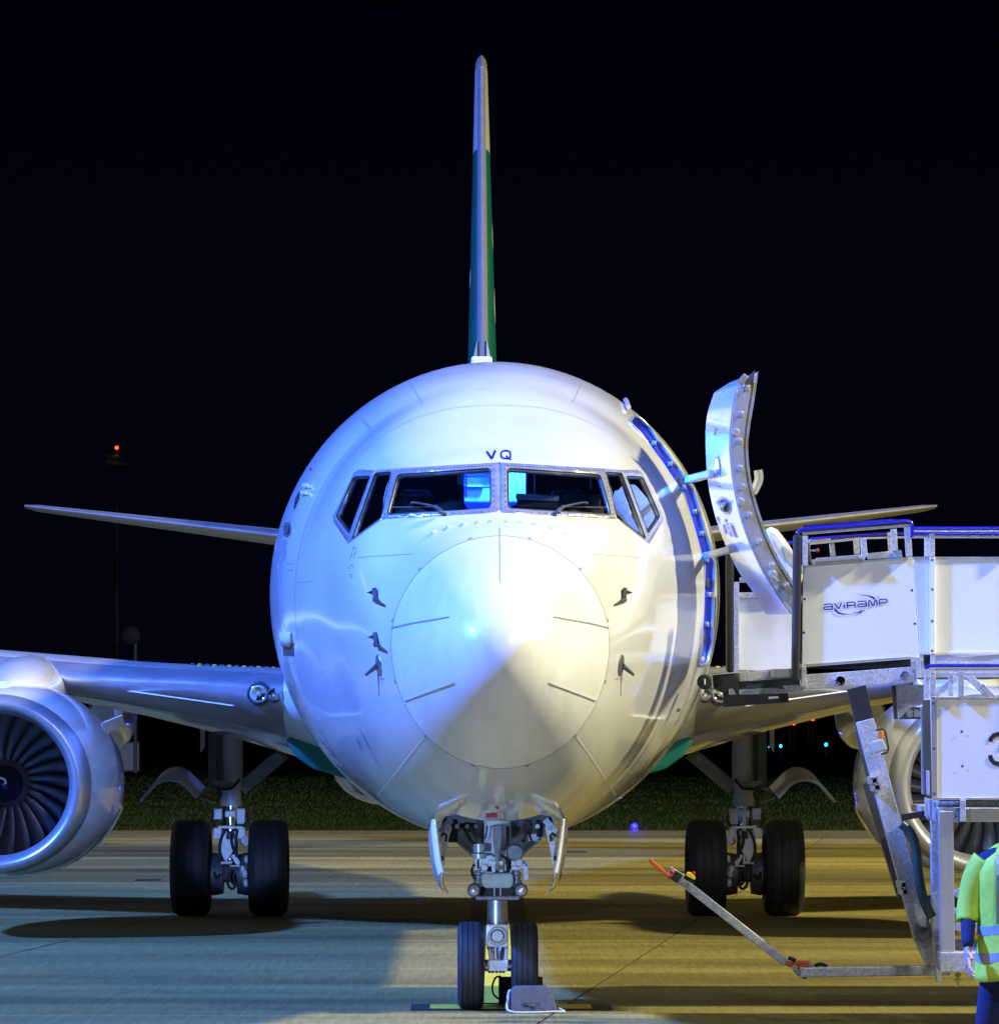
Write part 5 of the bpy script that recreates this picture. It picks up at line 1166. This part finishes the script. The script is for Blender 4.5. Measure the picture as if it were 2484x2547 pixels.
mb = MB(); mb.tube(cr_([z8(x,y,32.0) for x,y in ((1405,720),(1450,765),(1480,850),(1490,960),(1515,1100),(1560,1200))],5),.035,8); mb.build('hydraulic_hose', mat('green_hose',(.015,.05,.04),.45), ramp, smooth=60)
bm_('cable_bar', black, z8, (1405,688), (1525,668), 32.0, .045, .04)
# beacon lamp with guard
mb = MB(); mb.lathe([(0,.05),(.014,.048),(.022,.03),(.024,-.02),(0,-.02)], z8(1298,268,32.1),(0,0,1),18); mb.build('beacon', mat('amber_lens',(.55,.16,.03),.2,coat=.5), ramp, smooth=50)
mb = MB(); mb.tube([z8(x,y,32.05) for x,y in ((1272,240),(1310,235),(1322,250),(1338,330),(1332,355),(1300,365))],.007,6); mb.build('beacon_guard', black, ramp, smooth=50)
mb = MB(); mb.prism([z8(x,y,32.0) for x,y in ((1250,300),(1308,283),(1332,340),(1262,362))],(0,.1,0)); mb.build('junction_box', greypaint, ramp, bevel=.01)
# tow bar
b5 = lambda x,y,Y: P('B5',x,y,Y)
tw_ = bm_('tow_bar', galvm, b5, (300,225), (1350,1050), 32.6, .062, .07, .008); bm_('tow_bar_inner', galvm, b5, (1480,1140), (2900,1118), 32.3, .072, .07, .008)
bm_('tow_bar_head', alu, b5, (240,165), (375,250), 32.5, .055, .05, .004); bm_('tow_bar_grip', orange, b5, (55,75), (262,250), 32.45, .028, .02, .006); bm_('tow_bar_clamp', black, b5, (285,215), (345,255), 32.45, .075, .09, .006)
mb = MB(); mb.ball(b5(270,188,32.4),.018,10); mb.build('tow_bar_knob', redm, ramp, smooth=60)
quad('tow_lock', black, b5, ((390,225),(480,285),(480,310),(380,250)), 32.45, .05); quad('tow_lock_lever', yellowp, b5, ((415,188),(445,190),(495,240),(483,266),(405,225),(403,215)), 32.4, .04); quad('tow_lock_button', redm, b5, ((465,178),(495,192),(488,222),(458,205)), 32.42, .03)
quad('tow_joint', orange, b5, ((1352,1040),(1580,1038),(1590,1100),(1500,1112),(1355,1082)), 32.4, .12, .008); quad('tow_joint_plate', darkgear, b5, ((1410,1110),(1530,1100),(1560,1165),(1530,1210),(1455,1165)), 32.42, .08, .006)
for (x,y,r) in ((1428,1095,.02),(1475,1140,.03),(1578,1082,.022)):
    mb = MB(); mb.lathe([(0,-.03),(r,-.03),(r,0)], b5(x,y,32.4),(0,1,0),12); mb.build('bolt', steel, ramp, smooth=30)
tb('tow_hose', black, b5, ((1370,1005),(1400,1008),(1440,1030)), 32.4, .014); tb('tow_hose', black, b5, ((1620,1080),(1660,1062),(1700,1065),(1740,1088)), 32.4, .014)
# weather cushion behind the door
mb = MB(); pts = [P('Z6',x,y,34.9) for x,y in ((600,1175),(650,1168),(690,1185),(740,1250),(775,1300),(830,1400),(860,1500),(840,1600),(760,1560),(700,1400),(640,1280))]; mb.prism(pts,(0,.35,0)); mb.build('weather_cushion', cream, ramp, bevel=.05, smooth=50)
mb = MB(); mb.prism([P('Z6',x,y,34.8) for x,y in ((705,1300),(740,1285),(790,1330),(860,1430),(860,1480),(780,1440),(720,1380))],(0,.08,0)); mb.build('cushion_strap', greypaint, ramp, bevel=.02)
# ================================================================== CHOCKS
ck_ = MB(); yf = 33.62
prof = [(0,0),(.24,0),(.215,.05),(.13,.19),(.09,.205),(.06,.195),(.012,.06)]   # y, z
x0,x1 = .098,.452
rings = []
for x,sc,rz in ((x0,.88,0),(x0+.03,1,0),(x1-.05,1,0),(x1,.86,0)): rings.append([Vector((x+ (z*.0 if x<.3 else -z*.22), yf+y*sc+.01+(x-x0)*.12, z*sc)) for y,z in prof])
ck_.loft(rings, True, True); chock = ck_.build('wheel_chock', chockm, None, smooth=30, bevel=.01, origin=(.27,yf+.12,0)); tag(chock, 'grey rubber chock with rope lying in front of the right nose tyre', 'wheel chock')
for x in (.14,.2,.26,.32,.38):
    pass
mb = MB(); rp = cr_([Vector(p) for p in ((.10,33.78,.12),(.075,33.70,.09),(.07,33.64,.03),(.12,33.585,.012),(.22,33.57,.010),(.33,33.575,.012),(.43,33.60,.014),(.50,33.66,.012),(.46,33.72,.03))],6)
mb.tube(rp,.009,7); mb.build('rope', ropem, chock, smooth=60)
mb = MB(); mb.tube(cr_([Vector(p) for p in ((.092,33.80,.16),(.080,33.74,.13),(.078,33.70,.07),(.085,33.72,.02))],4),.012,7); mb.build('rope', ropem, chock, smooth=60)
mb = MB(); mb.lathe([(0,-.004),(.035,-.004),(.05,0)], (.096,33.74,.09), (1,0,0), 16, 1.0); mb.build('rope_hole', black, chock)
mb = MB()
for i,(x,w) in enumerate(((.20,.02),(.225,.02),(.25,.015),(.285,.02),(.31,.02),(.21,.03),(.30,.03))): mb.box((x,yf+.03,.075-(.018 if i>4 else 0)),(w,.008,.007))
mb.build('chock_print', black, chock)
mb = MB(); mb.loft([[Vector((.012+u,y,z)) for y,z in ((34.42,0),(34.62,0),(34.56,.16),(34.46,.23),(34.42,.22))] for u in (0,.34)], True, True); c2 = mb.build('wheel_chock', black, None, bevel=.012, origin=(.18,34.5,0)); tag(c2, 'black chock with loop handle tucked behind the right nose tyre', 'wheel chock')
mb = MB(); mb.tube(cr_([Vector(p) for p in ((.03,34.44,.23),(-.01,34.44,.22),(-.035,34.44,.16),(-.03,34.44,.10),(.0,34.44,.065),(.02,34.44,.06))],5),.008,7); mb.build('loop_handle', black, c2, smooth=60)
# ================================================================== PERSON
def skin_mesh(name, joints, edges, m, parent, lvl=2):
    me = bpy.data.meshes.new(name); me.from_pydata([j[0] for j in joints], edges, []); me.update(); me.materials.append(m)
    o = bpy.data.objects.new(name, me); link(o, parent)
    sk = o.modifiers.new('skin','SKIN'); sk.use_smooth_shade = True
    for i,j in enumerate(joints): me.skin_vertices[0].data[i].radius = (j[1],j[2] if len(j) > 2 else j[1])
    me.skin_vertices[0].data[0].use_root = True
    sb = o.modifiers.new('sub','SUBSURF'); sb.levels = lvl; sb.render_levels = lvl
    return o
PX, PY = 2.79, 24.6
def pj(x,y,z,*r): return ((PX+x,PY+y,z),*r)
person = empty('person', (PX,PY,0), 'worker in a yellow hi-vis vest and navy trousers standing in front of the ramp', 'person')
J = [pj(0,0,.98,.15,.12), pj(0,.01,1.15,.145,.115), pj(0,.01,1.33,.17,.13), pj(0,.01,1.46,.13,.10), pj(0,-.0,1.54,.06,.06), pj(0,-.01,1.60,.06,.06),
     pj(-.19,.0,1.44,.075), pj(-.245,.01,1.30,.058), pj(-.265,.02,1.17,.048), pj(-.285,-.13,.98,.036), pj(.19,0,1.44,.075), pj(.24,.04,1.18,.05), pj(.22,-.08,.95,.036),
     pj(-.10,0,.90,.105), pj(-.16,.05,.50,.075), pj(-.20,.16,.10,.05), pj(.10,0,.90,.105), pj(.14,-.10,.50,.075), pj(.15,-.14,.10,.05)]
E_ = [(0,1),(1,2),(2,3),(3,4),(4,5),(3,6),(6,7),(7,8),(8,9),(3,10),(10,11),(11,12),(0,13),(13,14),(14,15),(0,16),(16,17),(17,18)]
skin_mesh('body', J, E_, navycloth, person)
# vest
mb = MB(); secs = [(.80,.235,.185),(.84,.232,.18),(1.0,.215,.168),(1.15,.205,.16),(1.30,.225,.165),(1.40,.235,.16),(1.47,.20,.135),(1.525,.125,.10),(1.545,.085,.085)]
def vr(z,a,b,n=36,g=0): return [Vector((PX+math.cos(t)*(a+g+.006*math.sin(5*t+z*9)), PY+math.sin(t)*(b+g+.007*math.sin(7*t+z*14)), z+.010*math.sin(3*t))) for t in [2*PI*k/n for k in range(n)]]
mb.loft([vr(*s_) for s_ in secs], True, False); vst = mb.build('vest', vest, person, smooth=60, solid=.008)
def lerpsec(z):
    for a,b in zip(secs,secs[1:]):
        if a[0] <= z <= b[0]: t = (z-a[0])/(b[0]-a[0]); return (z,a[1]+(b[1]-a[1])*t,a[2]+(b[2]-a[2])*t)
for z in (.93,1.08):
    mb = MB(); mb.loft([vr(*lerpsec(z+d),g=.008) for d in (-.025,.025)], True, False); mb.build('reflective_band', reflect, vst, smooth=60)
for x in (-.11,.11):
    for sy in (-1,1):
        mb = MB(); L = []
        for z in (1.11,1.2,1.3,1.38,1.44,1.49):
            _,a,b = lerpsec(z); y = sy*(b*math.sqrt(max(0,1-(x/a)**2))+.016); L.append([Vector((PX+x-.022,PY+y,z)),Vector((PX+x+.022,PY+y,z))])
        mb.loft(L, False, False); mb.build('reflective_strip', reflect, vst, recalc=False)
for sg,pts in ((-1,[(-.17,0,1.455),(-.225,.01,1.36),(-.258,.02,1.22),(-.272,.0,1.12)]),(1,[(.17,0,1.455),(.22,.02,1.33),(.235,.035,1.20)])):
    mb = MB(); mb.tube(cr_([Vector((PX+a,PY+b,c)) for a,b,c in pts],4),[.076-.0015*i for i in range(4*(len(pts)-1)+1)],14,False); mb.build('vest_sleeve', vest, vst, smooth=60, solid=.006)
# head, hair, hands
mb = MB(); hc = Vector((PX,PY-.02,1.69)); mb.ball(hc,.105,20,(.78,.95,1.15)); mb.ball(hc+Vector((0,-.03,-.055)),.07,14,(.78,.95,.95)); mb.add([hc+Vector(v) for v in ((-.012,-.098,.01),(.012,-.098,.01),(.016,-.10,-.035),(-.016,-.10,-.035),(0,-.13,-.03),(0,-.10,.02))],[(0,3,4,5),(1,5,4,2),(3,2,4),(0,5,1)])
for sx in (-1,1): mb.ball(hc+Vector((sx*.083,.01,-.01)),.024,8,(.4,.8,1.2))
hd = mb.build('head', skinm, person, smooth=60)
mb = MB(); mb.ball(hc+Vector((0,.018,.03)),.108,20,(.82,.95,1.08)); mb.build('hair', hairm, hd, smooth=60)
for sx in (-1,1):
    mb = MB(); mb.ball(hc+Vector((sx*.03,-.092,.005)),.010,8); mb.build('eye', panelw, hd, smooth=60)
mb = MB(); mb.box(hc+Vector((0,-.098,-.065)),(.042,.01,.008)); mb.build('mouth', redink, hd)
def hand(w, d, nrm):
    w = Vector(w); d = Vector(d).normalized(); nrm = Vector(nrm).normalized(); sd = d.cross(nrm)
    mb = MB(); rings = []
    for t,a,b in ((-.02,.024,.020),(.02,.032,.018),(.07,.040,.015),(.095,.038,.012)): rings.append([w+d*t+sd*(math.cos(k*PI/6)*a)+nrm*(math.sin(k*PI/6)*b) for k in range(12)])
    mb.loft(rings, True, True)
    for i,ln in enumerate((.066,.076,.070,.054)):
        o_ = w+d*.088+sd*(-.030+.020*i); mb.tube([o_,o_+d*ln*.45-nrm*.006,o_+d*ln*.8-nrm*.020,o_+d*ln-nrm*.034],[.0095,.009,.008,.0065],8)
    o_ = w+d*.03-sd*.034; mb.tube([o_,o_-sd*.024+d*.025-nrm*.008,o_-sd*.030+d*.055-nrm*.016],[.012,.011,.009],8)
    mb.build('hand', skinm, person, smooth=60)
hand((PX-.288,PY-.15,.96),(-.05,-.5,-.8),(-1,0,0)); hand((PX+.22,PY-.09,.93),(-.1,-.2,-1),(1,0,0))
for sx,yy in ((-.20,.16),(.15,-.14)):
    mb = MB(); mb.loft([[Vector((PX+sx+math.cos(t)*a,PY+yy+off+math.sin(t)*b,z)) for t in [2*PI*k/16 for k in range(16)]] for z,a,b,off in ((.0,.048,.135,-.05),(.035,.052,.14,-.05),(.07,.045,.12,-.04),(.11,.042,.06,0),(.16,.045,.055,0))], True, True); mb.build('boot', black, person, smooth=50)
# ================================================================== DISTANT THINGS
mr_ = mat('mast_red', (.12,.02,.02), .6); mw_ = mat('mast_white', (.12,.12,.14), .6)
YM = 200
def vq(x,y,Y): return P('V',x,y,Y)
base = Vector((vq(223,1450,YM).x,YM,-.1)); top = vq(222,862,YM)
mast = empty('floodlight_mast', base, 'tall red and white striped mast with one red light on top', 'mast')
cuts = [base.z, vq(0,1440,YM).z, vq(0,1317,YM).z, vq(0,1228,YM).z, vq(0,1125,YM).z, vq(0,1050,YM).z, vq(0,968,YM).z, vq(0,885,YM).z]
for i in range(len(cuts)-1):
    mb = MB(); mb.tube([(base.x,YM,cuts[i]),(base.x,YM,cuts[i+1])],[.12-.009*i,.12-.009*(i+1)],12); mb.build('mast_section', mr_ if i%2 == 0 else mw_, mast, smooth=40)
for (x,y,w) in ((216,872,26),(208,880,20),(230,886,26),(214,886,18)):
    mb = MB(); c = vq(x,y,YM-.3); mb.lathe([(0,.12),(.3,.10),(.45,0),(.3,-.06)], c,(0,0,1),16); mb.build('lamp_head', greypaint, mast, smooth=40)
mb = MB(); mb.tube([(base.x,YM,cuts[-1]),(base.x,YM,top.z+.1)],.03,8); mb.beam(vq(205,884,YM),vq(234,884,YM),.06,.06); mb.build('lamp_bracket', greypaint, mast)
mb = MB(); mb.ball(vq(222.5,853.5,YM),.085,12); mb.build('red_light', emitm('red_lamp',(1,.035,.006),7), mast, smooth=60)
pb = Vector((vq(258,1480,170).x,170,-.1)); pole = empty('radio_pole', pb, 'slim grey pole carrying a round dish left of the tail, right of the striped mast', 'pole')
mb = MB(); mb.tube([pb,(pb.x,170,vq(0,1205,170).z)],.07,10); mb.build('pole', mw_, pole, smooth=40)
mb = MB(); mb.lathe([(0,-.10),(.2,-.08),(.34,-.02),(.36,.02)], vq(250,1212,169.9),(0,1,0),20); mb.build('dish', mat('dish_grey',(.025,.025,.03),.7), pole, smooth=40)
cab = MB(); cab.box(vq(245,1448,175)+Vector((0,0,.1)),(.9,.6,1.2)); co = cab.build('equipment_cabinet', mw_, None, bevel=.03, origin=(vq(245,1448,175).x,175,-.1)); tag(co,'low grey cabinet standing at the foot of the slim pole','cabinet')
mb = MB(); c = vq(245,1448,175)+Vector((0,-.31,.1)); mb.box(c,(.8,.02,1.05)); mb.build('cabinet_door', greypaint, co)
def taxi(x, y, Y, col, s_, r, label, group, cat='taxiway light', zl=None):
    c = vq(x,y,Y); zb_ = -.1
    s_ *= .14; t = empty('taxiway_light', (c.x,Y,zb_), label, cat, group)
    mb = MB(); mb.lathe([(.12,0),(.10,.04),(.05,.06),(.04,c.z-zb_-.03),(.07,c.z-zb_-.02),(0,c.z-zb_-.02)], (c.x,Y,zb_),(0,0,1),12); mb.build('light_stem', darkgear, t, smooth=30)
    mb = MB(); mb.ball((c.x,Y,c.z),r,12,(1,1,1.2)); mb.build('light_lens', emitm('lamp_%s'%name_of(col),col,s_), t, smooth=60)
    return t
def name_of(c): return '_'.join('%d'%int(v*100) for v in c)
g1 = 'lit taxiway edge lights'
taxi(1209,1578,87,(.004,.002,1.0),70,.075,'bright blue edge light on the grass between nose and right main wheels',None)
bl_ = lamp('blue_edge_glow', (vq(1209,1578,87).x,86.8,vq(0,1578,87).z+.15), (.06,.06,1), 60, .06)
taxi(1488,1422.5,230,(.02,.55,.9),22,.08,'cyan light seen just right of the right main gear strut',g1)
taxi(1574.5,1420,230,(.02,.55,.75),26,.09,'cyan light farther right of the right main gear strut',g1)
taxi(1465,1425,240,(.02,.5,.9),10,.05,'faint cyan light at the edge of the right main gear strut',g1)
for (x,y,lab) in ((1510,1380,'lower left unit of twin red lights under the right wing'),(1546,1371.5,'upper right unit of twin red lights under the right wing')):
    Yp = 260; c = vq(x,y,Yp); t = empty('approach_indicator', (c.x,Yp,-.1), lab, 'indicator light', 'red approach indicator units')
    mb = MB(); mb.box((c.x,Yp+.3,c.z),(.5,.5,.2)); mb.build('housing', darkgear, t, bevel=.02)
    mb = MB(); mb.tube([(c.x-.12,Yp+.3,-.1),(c.x-.12,Yp+.3,c.z-.08)],.03,8); mb.tube([(c.x+.12,Yp+.3,-.1),(c.x+.12,Yp+.3,c.z-.08)],.03,8); mb.build('leg', darkgear, t)
    for dx in (-.09,.09):
        mb = MB(); mb.ball((c.x+dx,Yp-.0,c.z),.08,10); mb.build('lamp', emitm('red_papi',(1,.04,.003),22) if 'red_papi' not in MATS else MATS['red_papi'], t, smooth=60)
